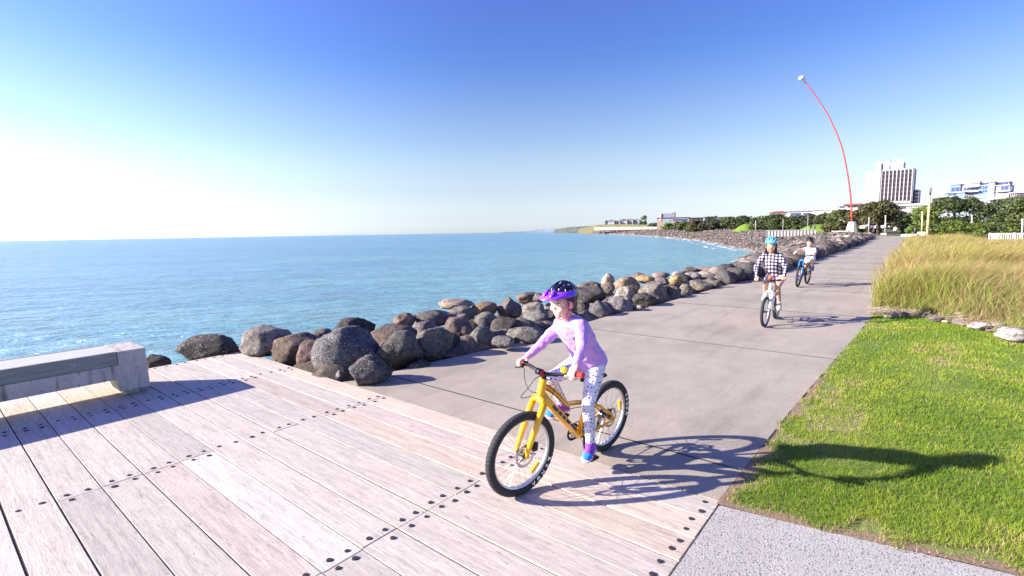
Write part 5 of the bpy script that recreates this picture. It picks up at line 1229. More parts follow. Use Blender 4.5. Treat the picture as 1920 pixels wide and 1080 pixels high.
DK = ((.022, .038, .015), (.105, .13, .045)); MD = ((.03, .05, .017), (.13, .155, .048)); LG = ((.05, .09, .018), (.17, .22, .04)); BR = ((.045, .045, .02), (.12, .11, .045)); GG = ((.035, .045, .03), (.11, .12, .06))
TREES = [
 (1612, 1684, 377, 112, 'broad tree with brownish olive crown right of the red pole before the hotel tower', BR, 4200),
 (1672, 1722, 397, 118, 'smaller dark green tree between the brownish olive tree and the yellow post', DK, 3000),
 (1708, 1764, 386, 84, 'yellow green leafy tree behind the yellow post', LG, 3200),
 (1744, 1832, 369, 92, 'largest dark green tree, left of the white bridge pier', DK, 5200),
 (1830, 1888, 373, 88, 'dark tree right of the white bridge pier', DK, 3800),
 (1872, 1945, 366, 78, 'dark green tree cut off by the right edge of the picture', MD, 4200),
 (1588, 1628, 392, 124, 'brown green tree directly behind the red pole', BR, 2600),
 (1552, 1606, 393, 130, 'bright green tree immediately left of the red pole', MD, 3000),
 (1526, 1560, 402, 165, 'olive tree left of the bright green one by the red pole', MD, 2200),
 (1488, 1534, 405, 175, 'wide low tree above the right part of the bright green mound', GG, 2400),
 (1464, 1496, 407, 170, 'round dark tree above the left tip of the bright green mound', DK, 2200),
 (1428, 1470, 402, 185, 'dark tree rising over the cyan helmet', DK, 2400),
 (1402, 1436, 408, 190, 'low round tree between the two green mounds', MD, 2000),
 (1378, 1404, 403, 215, 'pointed dark tree behind the left green mound', DK, 1800),
 (1352, 1384, 406, 230, 'dark clump left of the pointed tree', DK, 1600),
 (1310, 1348, 411, 235, 'grey green bush mass right of the pink white museum block', GG, 1800),
 (1288, 1320, 413, 240, 'tawny green bush left of the grey green bush mass', BR, 1500),
 (1262, 1294, 415, 300, 'green bush below the long dark roof', MD, 1500),
 (1240, 1266, 419, 370, 'yellowish bush below the white wall of the museum block', LG, 1300),
 (1216, 1244, 419, 470, 'small green bush at the left foot of the museum block', GG, 1200)]
for i, (a, b, yt, Y, lb, cl, n) in enumerate(TREES): tree(a, b, yt, Y, lb, cl, seed=i, n=n, trunk=b - a > 30)
tree(1198, 1214, 403, 640, 'tall dark wind-shaped tree standing alone on the cliff top', DK, seed=40, n=900)
tree(1133, 1141, 411, 760, 'small spiky tree at the left end of the cliff top houses', DK, seed=41, n=300)
SH = [(1700, 1740, 424, 80, LG), (1738, 1768, 419, 74, MD), (1764, 1800, 413, 72, LG), (1796, 1832, 416, 70, LG), (1828, 1858, 415, 68, LG), (1852, 1890, 417, 66, MD), (1886, 1925, 418, 64, LG)]
SHL = ['low green shrub just left of the tall yellow post', 'tangled grey green shrub just right of the yellow post', 'brightest yellow green flax bush under the largest dark tree', 'yellow green bush left of the foot of the bridge pier', 'bright bush at the foot of the bridge pier', 'green bush right of the bridge pier above the white fence', 'bright low bush at the right picture edge behind the white fence']
for i, (a, b, yt, Y, cl) in enumerate(SH): tree(a, b, yt, Y, SHL[i], cl, seed=60 + i, n=1500, low=.05, trunk=False, cat='shrub', name='shrub', group='shrubs behind the tall grass')
for i, (a, b, yt, Y, lb) in enumerate([(1474, 1500, 421, 168, 'small olive shrub at the left tip of the right green mound'), (1440, 1472, 422, 170, 'low olive shrub behind the end of the white parapet'), (1406, 1440, 421, 172, 'low shrub between the green mounds, right of the pale post')]):
    tree(a, b, yt, Y, lb, MD, seed=70 + i, n=900, low=.05, trunk=False, cat='shrub', name='shrub', group='shrubs by the green mounds')
# more of the low tree line, so that it reads as one canopy
XT = [(1322, 1350, 405, 262, DK), (1340, 1366, 408, 255, MD), (1366, 1394, 409, 238, GG), (1390, 1416, 404, 236, DK), (1414, 1444, 405, 222, MD), (1446, 1480, 405, 212, GG), (1474, 1510, 403, 205, MD), (1504, 1540, 401, 198, DK), (1536, 1572, 399, 180, MD), (1596, 1640, 398, 150, DK), (1640, 1676, 396, 150, DK), (1664, 1700, 402, 140, MD), (1716, 1752, 394, 128, DK), (1440, 1462, 409, 160, MD), (1500, 1520, 411, 160, DK)]
XL = ['dark crown peeping over the grey green bush mass', 'olive crown in front of the long violet grey house', 'grey green crown directly behind the left green mound', 'dark crown at the right shoulder of the left green mound', 'olive crown just left of the cyan helmet', 'grey crown beneath the reddish hipped roof', 'olive crown beneath the left end of the flat white hall', 'dark crown beneath the right end of the flat white hall', 'olive crown filling the gap left of the bright green tree', 'dark crown behind the base of the red pole', 'dark crown seen through the brownish olive tree', 'olive crown between the two dark trees under the hotel', 'dark crown left of the yellow post top', 'small olive crown left of the parapet post', 'small dark crown over the middle of the parapet']
for i, (a, b, yt, Y, cl) in enumerate(XT): tree(a, b, yt, Y, XL[i], cl, seed=120 + i, n=1500, low=.10, trunk=False)
HG = [(1286, 1330, 421, 250), (1326, 1368, 422, 236), (1362, 1384, 423, 220), (1424, 1458, 422, 190), (1452, 1492, 420, 190), (1546, 1600, 417, 140), (1600, 1650, 420, 126), (1690, 1716, 423, 112)]
HGL = ['low hedge at the left foot of the grey green bushes', 'low hedge below the violet grey house', 'short hedge touching the left green mound', 'hedge between mound and parapet', 'hedge behind the parapet left part', 'hedge behind the pole base, left side', 'hedge behind the pole base, right side', 'hedge at the far right corner of the path']
for i, (a, b, yt, Y) in enumerate(HG): tree(a, b, yt, Y, HGL[i], (MD, GG, BR)[i % 3], seed=160 + i, n=1100, low=.04, trunk=False, cat='hedge', name='hedge')
# green mounds
M_MND = plain('mound_grass', (.15, .24, .03), .9, var=.2, scale=1.2, bump=.4, bscale=6)
for (a, b, yt, yb, Y) in ((1366, 1436, 419.5, 431, 182), (1478, 1590, 420.5, 432, 150)):
    M, uz = bframe((a + b) / 2, Y, 0); u0, zb = uz(a, yb); u1, _ = uz(b, yb); _, zt = uz((a + b) / 2, yt); bm = bmesh.new(); uc = (u0 + u1) / 2; hw = (u1 - u0) / 2
    rows = []
    for i in range(25):
        row = []
        for j in range(13):
            x = -1 + 2 * i / 24; y = -1 + 2 * j / 12; h = max(0, 1 - x * x) ** 1.7 * (1 + .12 * noise.noise(Vector((x * 3, y * 2, a)))) * max(0, 1 - y * y); sk = .25 * x
            row.append(bm.verts.new((uc + x * hw, y * 9, zb - 1.2 + (zt - zb + 1.2) * h)))
        rows.append(row)
    for i in range(24):
        for j in range(12): bm.faces.new((rows[i][j], rows[i+1][j], rows[i+1][j+1], rows[i][j+1]))
    o = build('hill', bm, M_MND, None, True, M); tag(o, kind='structure')
# cliffs and headland
def ridge(name, pts, depth, m, zb=SEA - 1, seed=0, kind='structure', rough=.5):
    """land form along (px, ytop, Y) points with a rounded top; real depth behind its crest"""
    bm = bmesh.new(); rows = []; P = []
    for (x0, y0, Y0), (x1, y1, Y1) in zip(pts, pts[1:]):
        for t in np.linspace(0, 1, 9)[:-1]: P.append((x0 + (x1 - x0) * t, y0 + (y1 - y0) * t, Y0 + (Y1 - Y0) * t))
    P.append(pts[-1])
    for i, (px, py, Y) in enumerate(P):
        q = atd(px, py, Y); d = Vector((q.x, q.y, 0)).normalized(); row = []
        for k, (o, zf) in enumerate(((-.30, 0), (-.16, .45), (-.06, .85), (0, 1), (.4, 1.0), (1, .9), (1.6, 0))):
            jz = (q.z - zb) * rough * .12 * noise.noise(Vector((px * .35, k * 2.0, seed))); row.append(bm.verts.new((q.x + d.x * o * depth, q.y + d.y * o * depth, zb + (q.z - zb) * zf + (jz if zf else 0))))
        rows.append(row)
    for a, b in zip(rows, rows[1:]):
        for k in range(len(a) - 1): bm.faces.new((a[k], b[k], b[k+1], a[k+1]))
    bmesh.ops.recalc_face_normals(bm, faces=bm.faces); return tag(build(name, bm, m, None, False), kind=kind)
def twotone(name, c0, c1, sc_=.05):
    k = N(name); v = k.coord((1, 1, 3)); n = k.noise(sc_, 6, .7, v); return k.out(k.ramp(n, [(.38, c0), (.6, c1)]), .95, k.bump(k.noise(sc_ * 6, 4, .6, v), .5, 1.0))
ridge('headland', [(940, 435.5, 4200), (985, 434, 4000), (1005, 431.0, 3600), (1040, 428.8, 3000), (1062, 427.8, 2700), (1090, 427.2, 2400), (1150, 425, 2200)], 900, twotone('headland_haze_blue', (.10, .13, .19), (.16, .20, .26), .01), seed=1)  # distance haze is put into the blue-grey colour of the farthest headland
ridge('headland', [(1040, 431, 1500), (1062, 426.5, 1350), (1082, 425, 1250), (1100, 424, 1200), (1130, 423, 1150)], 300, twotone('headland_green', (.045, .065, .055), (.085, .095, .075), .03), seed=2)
ridge('cliff', [(1084, 430, 880), (1100, 425.5, 820), (1120, 421.5, 760), (1150, 420.5, 700), (1190, 420.5, 620), (1225, 421.5, 560), (1240, 424, 540)], 120, twotone('cliff_scrub', (.15, .115, .06), (.09, .105, .05), .06), seed=3)
M_CREAM = plain('cream_concrete', (.31, .255, .205), .85, var=.08, scale=.3)
bm = bmesh.new()
ps = [(1114, 431.3, 640), (1150, 431.0, 560), (1190, 430.6, 500), (1228, 430.2, 440), (1262, 430.3, 400)]
for (a, ya, Ya), (b, yb, Yb) in zip(ps, ps[1:]):
    p = atd(a, ya, Ya); q = atd(b, yb, Yb); hh = [3.1 * Ya / 560, 3.1 * Yb / 560]; d = Vector((p.x, p.y, 0)).normalized() * 1.5
    vs = [bm.verts.new(c) for c in (p, q, q + Vector((0, 0, hh[1])), p + Vector((0, 0, hh[0])), p + d, q + d, q + d + Vector((0, 0, hh[1])), p + d + Vector((0, 0, hh[0])))]
    for f in ((0,1,2,3), (3,2,6,7), (4,7,6,5)): bm.faces.new([vs[i] for i in f])
tag(build('retaining_wall', bm, M_CREAM, None), 'long pale concrete wall at the foot of the tawny far cliff', 'wall')
# parapet: white ribbed concrete wall over the dark stream mouth
M, uz = bframe(1483, 101, 0, -.1); u0, z1 = uz(1437, 431.7); u1, z0 = uz(1529, 443.0); M_PARA = plain('white_precast', (.42, .395, .37), .8, var=.07, scale=1)
par = empty('parapet', mat=M); tag(par, 'low white ribbed concrete parapet above the rocks between the two far riders', 'parapet'); bm = bmesh.new(); box(bm, u0, u1, 0, .35, z0, z1 - .12); box(bm, u0 - .1, u1 + .1, -.08, .45, z1 - .12, z1); build('wall', bm, M_PARA, par)
bm = bmesh.new(); nn_ = 15
for i in range(nn_ + 1): u = u0 + (u1 - u0) * i / nn_; box(bm, u - .05, u + .05, -.10, -.003, z0 + .02, z1 - .14)
build('rib', bm, M_PARA, par); bm = bmesh.new(); ua, _ = uz(1456, 443); ub, _ = uz(1512, 443); box(bm, ua, ub, .1, 2.5, z0 - 1.6, z0 - .02); build('culvert', bm, plain('culvert_shade', (.05, .045, .03), .9), par)  # near-black box paints the shade of the opening below the parapet
# small people on the far lawn edge and path
M_DKC = cloth('dark_clothes', (.03, .03, .05)); M_LTC = cloth('light_top', (.6, .55, .6)); M_PCK = cloth('maroon_jacket', (.14, .05, .09)); M_JEAN = cloth('denim', (.06, .08, .14))
def walker(px, ybase, Y, label, top, bot, hgt=1.7, stride=.25, sit=False, hair=M_HAIRD, rz=0):
    p = atd(px, ybase, Y); k = hgt / 1.7; root = empty('person', p, rz); tag(root, label, 'person'); W = .08; v = lambda x, y, z: Vector((x, y, z)) * k
    if sit:
        hip = v(0, 0, .48); nk = v(.06, 0, 1.02); kn = [v(.42, s * .1, .50) for s in (-1, 1)]; an = [v(.40, s * .1, .08) for s in (-1, 1)]; hd_ = [v(.34, s * .16, .62) for s in (-1, 1)]; el = [v(.10, s * .23, .72) for s in (-1, 1)]
    else:
        hip = v(0, 0, .88); nk = v(0, 0, 1.42); kn = [v(.10 * s + .04, s * .09, .48) for s in (-1, 1)]; an = [v(stride * s, s * .09, .08) for s in (-1, 1)]; hd_ = [v(-.16 * s + .05, s * .25, .78) for s in (-1, 1)]; el = [v(-.08 * s, s * .24, 1.08) for s in (-1, 1)]
    bm = bmesh.new(); sphere(bm, nk + v(.02, 0, .19), .105 * k, (1, .85, 1.15)); capsule(bm, nk - v(0, 0, .1), nk + v(0, 0, .1), .05 * k, .05 * k); capsule(bm, hip, nk - v(0, 0, .12), .11 * k, .12 * k)
    for i, s in enumerate((-1, 1)): chain(bm, [nk + v(0, s * .17, -.06), el[i], hd_[i]], [.048 * k, .038 * k, .03 * k]); chain(bm, [hd_[i], hd_[i] + v(.04, 0, -.08)], [.035 * k, .02 * k]); chain(bm, [hip + v(0, s * .08, 0), kn[i], an[i]], [.08 * k, .058 * k, .04 * k]); capsule(bm, an[i], an[i] + v(.14, 0, -.04), .04 * k, .035 * k)
    fuse('body', bm, M_SKIN2, root, .022, 2)
    bm = bmesh.new(); loft(bm, [(hip - v(0, 0, .05), v(.13, 0, 0), v(0, .17, 0)), (hip.lerp(nk, .5), v(.12, 0, 0), v(0, .16, 0)), (hip.lerp(nk, .9), v(.12, 0, 0), v(0, .21, 0)), (nk + v(0, 0, .01), v(.06, 0, 0), v(0, .08, 0))], 14)
    for i, s in enumerate((-1, 1)): chain(bm, [nk + v(0, s * .17, -.07), el[i], el[i].lerp(hd_[i], .9)], [.065 * k, .052 * k, .042 * k])
    fuse('jacket', bm, top, root, .024, 3)
    bm = bmesh.new()
    for i, s in enumerate((-1, 1)): chain(bm, [hip + v(0, s * .08, 0), kn[i], an[i]], [.10 * k, .075 * k, .055 * k])
    fuse('trousers', bm, bot, root, .024, 3)
    bm = bmesh.new(); sphere(bm, nk + v(-.015, 0, .215), .115 * k, (1, .92, 1.1)); build('hair', bm, hair, root, True)
walker(1637.5, 442.5, 84, 'person in a dark maroon jacket walking at the far end of the path', M_PCK, M_DKC, 1.75, rz=2.4)
walker(1678, 441.5, 88, 'person with light top and dark trousers walking away at the far path end', M_LTC, M_DKC, 1.75, rz=.6)
walker(1716, 443.5, 74, 'person in black sitting on the white block at the right side of the far path', M_DKC, M_DKC, 1.7, sit=True, rz=2.6)
walker(1520, 432, 118, 'left one of two tiny dark figures behind the white parapet', M_DKC, M_JEAN, 1.5, rz=1)
walker(1527.5, 432, 118, 'right one of two tiny dark figures behind the white parapet', M_JEAN, M_DKC, 1.5, rz=-1)
# white blocks and seats by the path end
M_PALE = plain('pale_concrete', (.45, .43, .41), .85, var=.1, scale=2, bump=.3)
for i, (a, b, yt, yb, Y, lb) in enumerate([(1704, 1722, 438.5, 446.5, 70, 'white concrete seat block under the sitting person'), (1690, 1704, 439, 444.5, 80, 'white stone block at the lawn corner left of the sitting person'), (1721, 1737, 434.5, 442, 72, 'pale curved concrete seat right of the sitting person'), (1652, 1664, 437, 441.5, 92, 'small pale block in the middle of the far path end'), (1626, 1634, 436, 442, 90, 'pink white block left of the maroon walker'), (1560, 1592, 432.5, 436, 118, 'flat pale slab on the rocks left of the pole base')]):
    M, uz = bframe((a + b) / 2, Y, 0, .3); u0, z0 = uz(a, yb); u1, z1 = uz(b, yt); bm = bmesh.new(); box(bm, u0, u1, -.35, .35, z0 - .1, z1); bev(bm, .06, 3)
    for v in bm.verts: v.co += Vector((noise.noise(v.co * 2) * .05, 0, noise.noise(v.co * 3 + Vector((5, 0, 0))) * .04))
    tag(build('seat_block', bm, M_PALE, None, False, M), lb, 'seat block')
# pole sculpture
wand = empty('pole_sculpture', atd(1597, 438.3, 119)); tag(wand, 'very tall bending red pole with a white ball tip on a tapered concrete base', 'sculpture'); wl = wand.location.copy()
M_WRED = plain('red_fibreglass', (.80, .07, .06), .35, var=.03, coat=.4)
pts = [(1597.2, 417, .0), (1597, 400, 0), (1596, 380, 0), (1594, 358, 0), (1590, 330, 0), (1585, 302, 0), (1578.5, 275, 0), (1569, 250, 0), (1556, 222, 0), (1543, 200, 0), (1528, 178, 0), (1513, 158, 0), (1503, 146.5, 0)]
P_ = [atd(a, b, 119) - wl for a, b, _ in pts]; bm = bmesh.new(); tube(bm, P_, [.20 - .0095 * i for i in range(13)], 12); build('pole', bm, M_WRED, wand, True)
bm = bmesh.new(); z1 = P_[0].z; bz = -.6
loft(bm, [((0, 0, bz), (1.55, 0, 0), (0, 1.55, 0)), ((0, 0, z1 * .5), (1.12, 0, 0), (0, 1.12, 0)), ((0, 0, z1 + .1), (.80, 0, 0), (0, .80, 0)), ((0, 0, z1 + .16), (.70, 0, 0), (0, .70, 0))], 10); build('base', bm, plain('grey_concrete', (.52, .50, .46), .85, var=.1, scale=1, bump=.3), wand)
bm = bmesh.new(); sphere(bm, P_[-1], .62, (1.1, 1, .85), 3); tube(bm, [P_[-2].lerp(P_[-1], .3), P_[-1]], [.2, .34], 10); build('tip', bm, plain('white_ball', (.85, .7, .66), .3), wand, True)
# posts
M_YPOST = plain('yellow_timber', (.50, .40, .22), .7, var=.12, scale=3, bump=.3)
po = empty('tall_post', atd(1738.5, 447, 60)); tag(po, 'tall leaning yellow timber post with a thin white mast on top', 'post'); wl = po.location.copy(); A = atd(1743.5, 366, 60) - wl
bm = bmesh.new(); tube(bm, [(0, 0, -.4), A * .5, A], [.16, .14, .11], 10); build('post', bm, M_YPOST, po, True)
A2 = atd(1745.3, 352, 60) - wl; bm = bmesh.new(); tube(bm, [A, A2], [.12, .10], 10); build('collar', bm, plain('dark_grey_metal', (.12, .12, .13), .5), po, True); A3 = atd(1748, 322, 60) - wl
bm = bmesh.new(); tube(bm, [A2, A3], [.05, .025], 8); build('mast', bm, plain('white_mast', (.7, .68, .72), .5), po, True)
for i, (x, yt, yb, Y, rr_, lb, mt) in enumerate([(1729, 398, 436, 76, .12, 'short plain timber post just left of the tall yellow post', M_YPOST), (1629, 408, 432, 105, .10, 'slim pale lamp post left of the brownish olive tree trunk', M_PALE), (1660, 405, 433, 104, .13, 'pale lamp post in front of the brownish olive tree', M_PALE),
    (1468, 412, 431, 118, .07, 'thin pale post above the left half of the parapet', M_PALE), (1514.5, 404, 431, 118, .06, 'thinnest grey mast in front of the right green mound', M_PALE), (1416.5, 414, 432, 130, .09, 'pale post at the right end of the left green mound', M_PALE), (1737, 432, 434, 200, .1, '', None), (1822, 405, 430, 84, .13, 'white lamp post in front of the largest dark tree', M_PALE), (1917, 412, 437, 56, .10, 'white lamp post at the right picture edge', M_PALE)]):
    if not mt: continue
    b = atd(x, yb, Y); T = atd(x + .6, yt, Y); root = empty('lamp_post', b); tag(root, lb, 'post'); bm = bmesh.new(); tube(bm, [(0, 0, -.6), T - b], [rr_, rr_ * .8], 8); build('post', bm, mt, root, True)
    bm = bmesh.new(); sphere(bm, T - b, rr_ * 1.5, (1, 1, .8)); build('cap', bm, mt, root, True)
# white fence in the grass
M_FEN = plain('white_fence_paint', (.58, .56, .55), .6, var=.05)
M, uz = bframe(1890, 47, 0, -.05); fe = empty('fence', mat=M); tag(fe, 'low white slatted fence standing out of the tall grass at the right edge', 'fence'); u0, z0 = uz(1855, 448.5); u1, z1 = uz(1950, 436.5)
bm = bmesh.new(); box(bm, u0, u1, 0, .10, z1 - .10, z1); box(bm, u0, u1, .01, .09, z0 - .3, z0 - .22); build('rail', bm, M_FEN, fe)
n_ = 21; pro = None
for i in range(n_ + 1):
    u = u0 + (u1 - u0) * i / n_; wdt = .055 if i not in (2, 3) else .10
    if pro is None: bm = bmesh.new(); box(bm, -.04, .04, -.03, -.002, z0 - .9, z1 - .005); pro = build('slat', bm, M_FEN, fe); o = pro
    else: o = pro.copy(); COL.objects.link(o); o.parent = fe
    o.location = (u, 0, 0); o.scale = (wdt / .055 if u1 else 1, 1, 1)
for u in (u0, u0 + (u1 - u0) * .5): bm = bmesh.new(); box(bm, u - .07, u + .07, .03, .17, -.2, z1 + .03); build('fence_post', bm, M_FEN, fe)
# hotel tower
M_TWR = plain('white_tower_render', (.43, .405, .42), .8, var=.03, scale=.1); M_GLS = plain('dark_glazing', (.045, .03, .045), .25, var=.3, scale=.4); M_RIB = plain('rib_shadow', (.52, .48, .47), .8)
M, uz = bframe(1668, 330, 0, .10); hot = empty('hotel_tower', mat=M); tag(hot, 'white hotel tower with eight dark vertical window strips and a curved ribbed left wing', 'hotel')
z0 = 1.0; L_, zt = uz(1652, 319.5); R_, _ = uz(1714.5, 319.5); _, zwb = uz(1683, 377); bm = bmesh.new(); box(bm, L_, R_, 0, 16, z0, zt); box(bm, uz(1643.5, 300)[0], L_, -.6, 15, z0, uz(1650, 306)[1]); build('wall', bm, M_TWR, hot)
k = N('banded_glazing'); v = k.coord(); sp_ = k.n('SeparateXYZ'); k.l(v, sp_.inputs[0]); fr_ = k.math('FRACT', k.math('MULTIPLY', sp_.outputs[2], .34))
M_GLS2 = k.out(k.mix(k.math('LESS_THAN', fr_, .3), (.03, .022, .032), (.085, .065, .085)), .3, spec=.4)
nb_ = 8; seg = (uz(1711.5, 320)[0] - uz(1654, 320)[0]) / nb_; ul = uz(1654, 320)[0]
for i in range(nb_):
    a = ul + i * seg + seg * .17; bm = bmesh.new(); zb_ = zwb if i < nb_ - 1 else uz(1706, 381)[1]; box(bm, a, a + seg * .64, -.06, .3, zb_, zt - .8); win = build('window_strip', bm, M_GLS2, hot)
for i in range(nb_ + 1):
    a = ul + i * seg; bm = bmesh.new(); box(bm, a - seg * .10 + (0 if i else .1), a + seg * .12, -.45, -.003, zwb - .3, zt + .35); build('fin', bm, M_TWR, hot)
bm = bmesh.new(); box(bm, L_ + .4, R_ - .6, -.9, -.1, zwb - 1.4, zwb - .32); build('balcony_band', bm, M_TWR, hot)
# curved wing
bm = bmesh.new(); cx = uz(1643, 350)[0]; rx_ = cx - uz(1619, 350)[0]; ztw = uz(1630, 321)[1]; ring = []; kq = 24
for i in range(kq + 1): a = math.pi * .5 + math.pi * .75 * i / kq; rb = 1 + (.015 if i % 2 else 0); ring.append((cx + rx_ * math.cos(a) * rb, 7 + 8.5 * -math.sin(a) * -1 * rb))
ring = [(cx + rx_ * math.cos(math.pi * 1.5 - math.pi * i / kq) * (1 + (.02 if i % 2 else 0)), 7.5 + 8.0 * math.sin(math.pi * 1.5 - math.pi * i / kq)) for i in range(kq + 1)]
lo_ = [bm.verts.new((x, y, z0)) for x, y in ring]; hi_ = [bm.verts.new((x, y, ztw)) for x, y in ring]
for i in range(kq): bm.faces.new((lo_[i], lo_[i+1], hi_[i+1], hi_[i]))
bm.faces.new(hi_); bmesh.ops.recalc_face_normals(bm, faces=bm.faces); build('curved_wing', bm, M_TWR, hot)
bm = bmesh.new(); a, z = uz(1643.8, 303.5); b, _ = uz(1668, 303.5); box(bm, a, b, .5, 12, zt, z); build('roof_block', bm, M_TWR, hot)
bm = bmesh.new(); a, z = uz(1668.3, 305); b, _ = uz(1694, 305); box(bm, a, b, 1.2, 13, zt, z); box(bm, a, b, .8, 1.19, z - 2.4, z + .2); build('penthouse', bm, plain('lilac_grey_render', (.50, .48, .56), .8), hot)
bm = bmesh.new()
for x, y0, y1, r_ in ((1680, 305, 297.5, .09), (1684, 305, 299, .12), (1693.5, 305, 296.5, .08), (1672, 304, 299.5, .08), (1662, 303, 300, .15)):
    a, zz = uz(x, y0); _, z2 = uz(x, y1); tube(bm, [(a, 4, zz - .4), (a, 4, z2)], r_ * 2, 6)
a, zz = uz(1674, 298.5); b, _ = uz(1690, 298.5); box(bm, a, b, 3.8, 4.1, zz, zz + .35); build('roof_aerial', bm, M_PALE, hot)
bm = bmesh.new(); a, z = uz(1714.8, 355); b, _ = uz(1723, 355); box(bm, a, b, 3, 16, z0, z); an = build('side_wing', bm, M_TWR, hot); bm = bmesh.new()
for yy in (358.5, 365, 372, 378): z = uz(1718, yy)[1]; box(bm, a + .1, b - .15, 2.9, 3.2, z - .55, z + .55)
build('window', bm, M_GLS, an)
# apartments on the rise, right
M_APW = plain('white_apartment', (.46, .45, .48), .8, var=.04, scale=.2); M_APB = plain('blue_grey_cladding', (.16, .24, .50), .6, var=.1, scale=.3); M_AGL = plain('blue_glazing', (.05, .08, .20), .15, var=.3, scale=.5); M_DRK = plain('charcoal_roof', (.07, .06, .09), .7)
M, uz = bframe(1845, 230, 0, .15); ap = empty('apartment_block', mat=M); tag(ap, 'stepped white and blue apartment block on the rise at the far right', 'apartments')
def bxp(name, a, b, yt, yb, y0, y1, m, par):
    u0, z1 = uz(a, yt); u1, _ = uz(b, yt); _, zb = uz((a + b) / 2, yb); bm = bmesh.new(); box(bm, u0, u1, y0, y1, zb, z1); return build(name, bm, m, par)
for i, (a, b, yt, yb, y0, y1, m) in enumerate([(1782, 1801, 346, 372, 0, 12, M_APB), (1799, 1836, 344, 372, 1, 12, M_APW), (1815, 1834, 341, 352, 3.2, 12, M_APW), (1835.5, 1857, 348, 372, .5, 12, M_APB), (1838, 1851, 342.5, 350, 3, 12, M_APW), (1856, 1866, 341.5, 372, -.5, 12, M_APW), (1866.5, 1893, 348, 372, .3, 12, M_APW), (1869, 1890, 341, 349, 3, 12, M_APW), (1774, 1812, 362, 380, -3, 6, M_APB), (1893, 1925, 362, 382, -1, 10, M_DRK)]):
    w_ = bxp('wall', a, b, yt, yb, y0, y1, m, ap); rf = bxp('roof', a - .6, b + .8, yt - .7, yt + .05, y0 - .7, y1, M_APW, ap)
for a, b, yt, yb, y0 in [(1784, 1799, 352, 360, -.1), (1806, 1818, 352, 357.5, .9), (1820, 1834, 351, 357.5, .9), (1817, 1832, 344, 348.5, 3.1), (1842, 1850, 351, 354, .4), (1842, 1850, 357, 360, .4), (1840, 1850, 343.5, 347, 2.9), (1877, 1891, 350, 356, .2), (1894, 1898, 349, 356, .2), (1873, 1888, 342.5, 347, 2.9), (1810, 1834, 361, 365, .8), (1781, 1796, 363, 367, -3.1), (1880, 1892, 359, 363, .2)]:
    w_ = bxp('window', a, b, yt, yb, y0, y0 + .3, M_AGL, ap)
    bxp('frame', (a + b) / 2 - .25, (a + b) / 2 + .25, yt, yb, y0 - .12, y0 - .005, M_APW, w_)
for a, b, y in [(1803, 1836, 358.5), (1868, 1895, 357.5), (1812, 1834, 349.3), (1784, 1801, 361)]:
    bxp('balcony', a, b, y, y + 1.8, -1.2, -.02, M_APW, ap)
# white car park ramp and bridge pier
M_BRG = plain('white_bridge_concrete', (.50, .47, .46), .8, var=.05, scale=.3)
M, uz = bframe(1830, 140, 0, 0); br = empty('bridge', mat=M); tag(br, 'white concrete elevated walkway with a tapering pier among the dark trees', 'bridge')
bm = bmesh.new()
for (xa, ya), (xb, yb_), th in [((1700, 388.5), (1830, 381), 2.6), ((1806, 371), (1832, 374.5), 3.0), ((1832, 374.5), (1905, 367), 3.0), ((1810, 384), (1832, 388), 2.4)]:
    ua, za = uz(xa, ya); ub, zb = uz(xb, yb_); t = th * 140 / FPX; vs = [bm.verts.new(c) for c in ((ua, -1, za), (ub, -1, zb), (ub, -1, zb - t), (ua, -1, za - t), (ua, 2.5, za), (ub, 2.5, zb), (ub, 2.5, zb - t), (ua, 2.5, za - t))]
    for f in ((0,1,2,3), (4,7,6,5), (0,4,5,1), (3,2,6,7), (0,3,7,4), (1,5,6,2)): bm.faces.new([vs[i] for i in f])
build('deck', bm, M_BRG, br); bm = bmesh.new(); ua, za = uz(1832, 375); ub, zb = uz(1828, 430); w1, w2 = .75, .45
vs = [bm.verts.new(c) for c in ((ua - w1, -.5, za), (ua + w1, -.5, za), (ub + w2, -.5, zb), (ub - w2, -.5, zb), (ua - w1, 1.2, za), (ua + w1, 1.2, za), (ub + w2, 1.2, zb), (ub - w2, 1.2, zb))]
for f in ((3,2,1,0), (4,5,6,7), (0,1,5,4), (1,2,6,5), (2,3,7,6), (3,0,4,7)): bm.faces.new([vs[i] for i in f])
bmesh.ops.recalc_face_normals(bm, faces=bm.faces); build('pier', bm, M_BRG, br); bm = bmesh.new()
for (xa, ya), (xb, yb_), nq in [((1700, 388.5), (1830, 381), 30), ((1806, 371), (1832, 374.5), 8), ((1832, 374.5), (1905, 367), 22)]:
    ua, za = uz(xa, ya); ub, zb = uz(xb, yb_)
    for i in range(nq + 1): t = i / nq; u = ua + (ub - ua) * t; z = za + (zb - za) * t; tube(bm, [(u, -.9, z), (u, -.9, z + .9)], .05, 4)
    tube(bm, [(ua, -.9, za + .9), (ub, -.9, zb + .9)], .06, 5)
build('railing', bm, M_BRG, br)
M, uz = bframe(1700, 200, 0, 0); cpk = empty('podium_building', mat=M); tag(cpk, 'low white podium building below the hotel tower between the trees', 'building')
bxp('wall', 1648, 1742, 386, 432, 0, 14, M_TWR, cpk); bxp('roof', 1646, 1744, 384.5, 386, -.6, 14.5, M_APW, cpk); bxp('bay_shade_strip', 1662, 1730, 388.5, 391.5, -.05, .3, M_DRK, cpk)  # charcoal strip on the flat wall paints the shade of a bay
M, uz = bframe(1765, 190, 0, .1); ap2 = empty('terrace_building', mat=M); tag(ap2, 'lilac grey low building left of the stepped apartments, behind the yellow post mast', 'building')
bxp('wall', 1743, 1790, 371, 420, 0, 10, plain('lilac_wall', (.42, .42, .58), .8), ap2); bxp('roof', 1742, 1792, 369.5, 371, -.6, 10.5, M_APW, ap2)
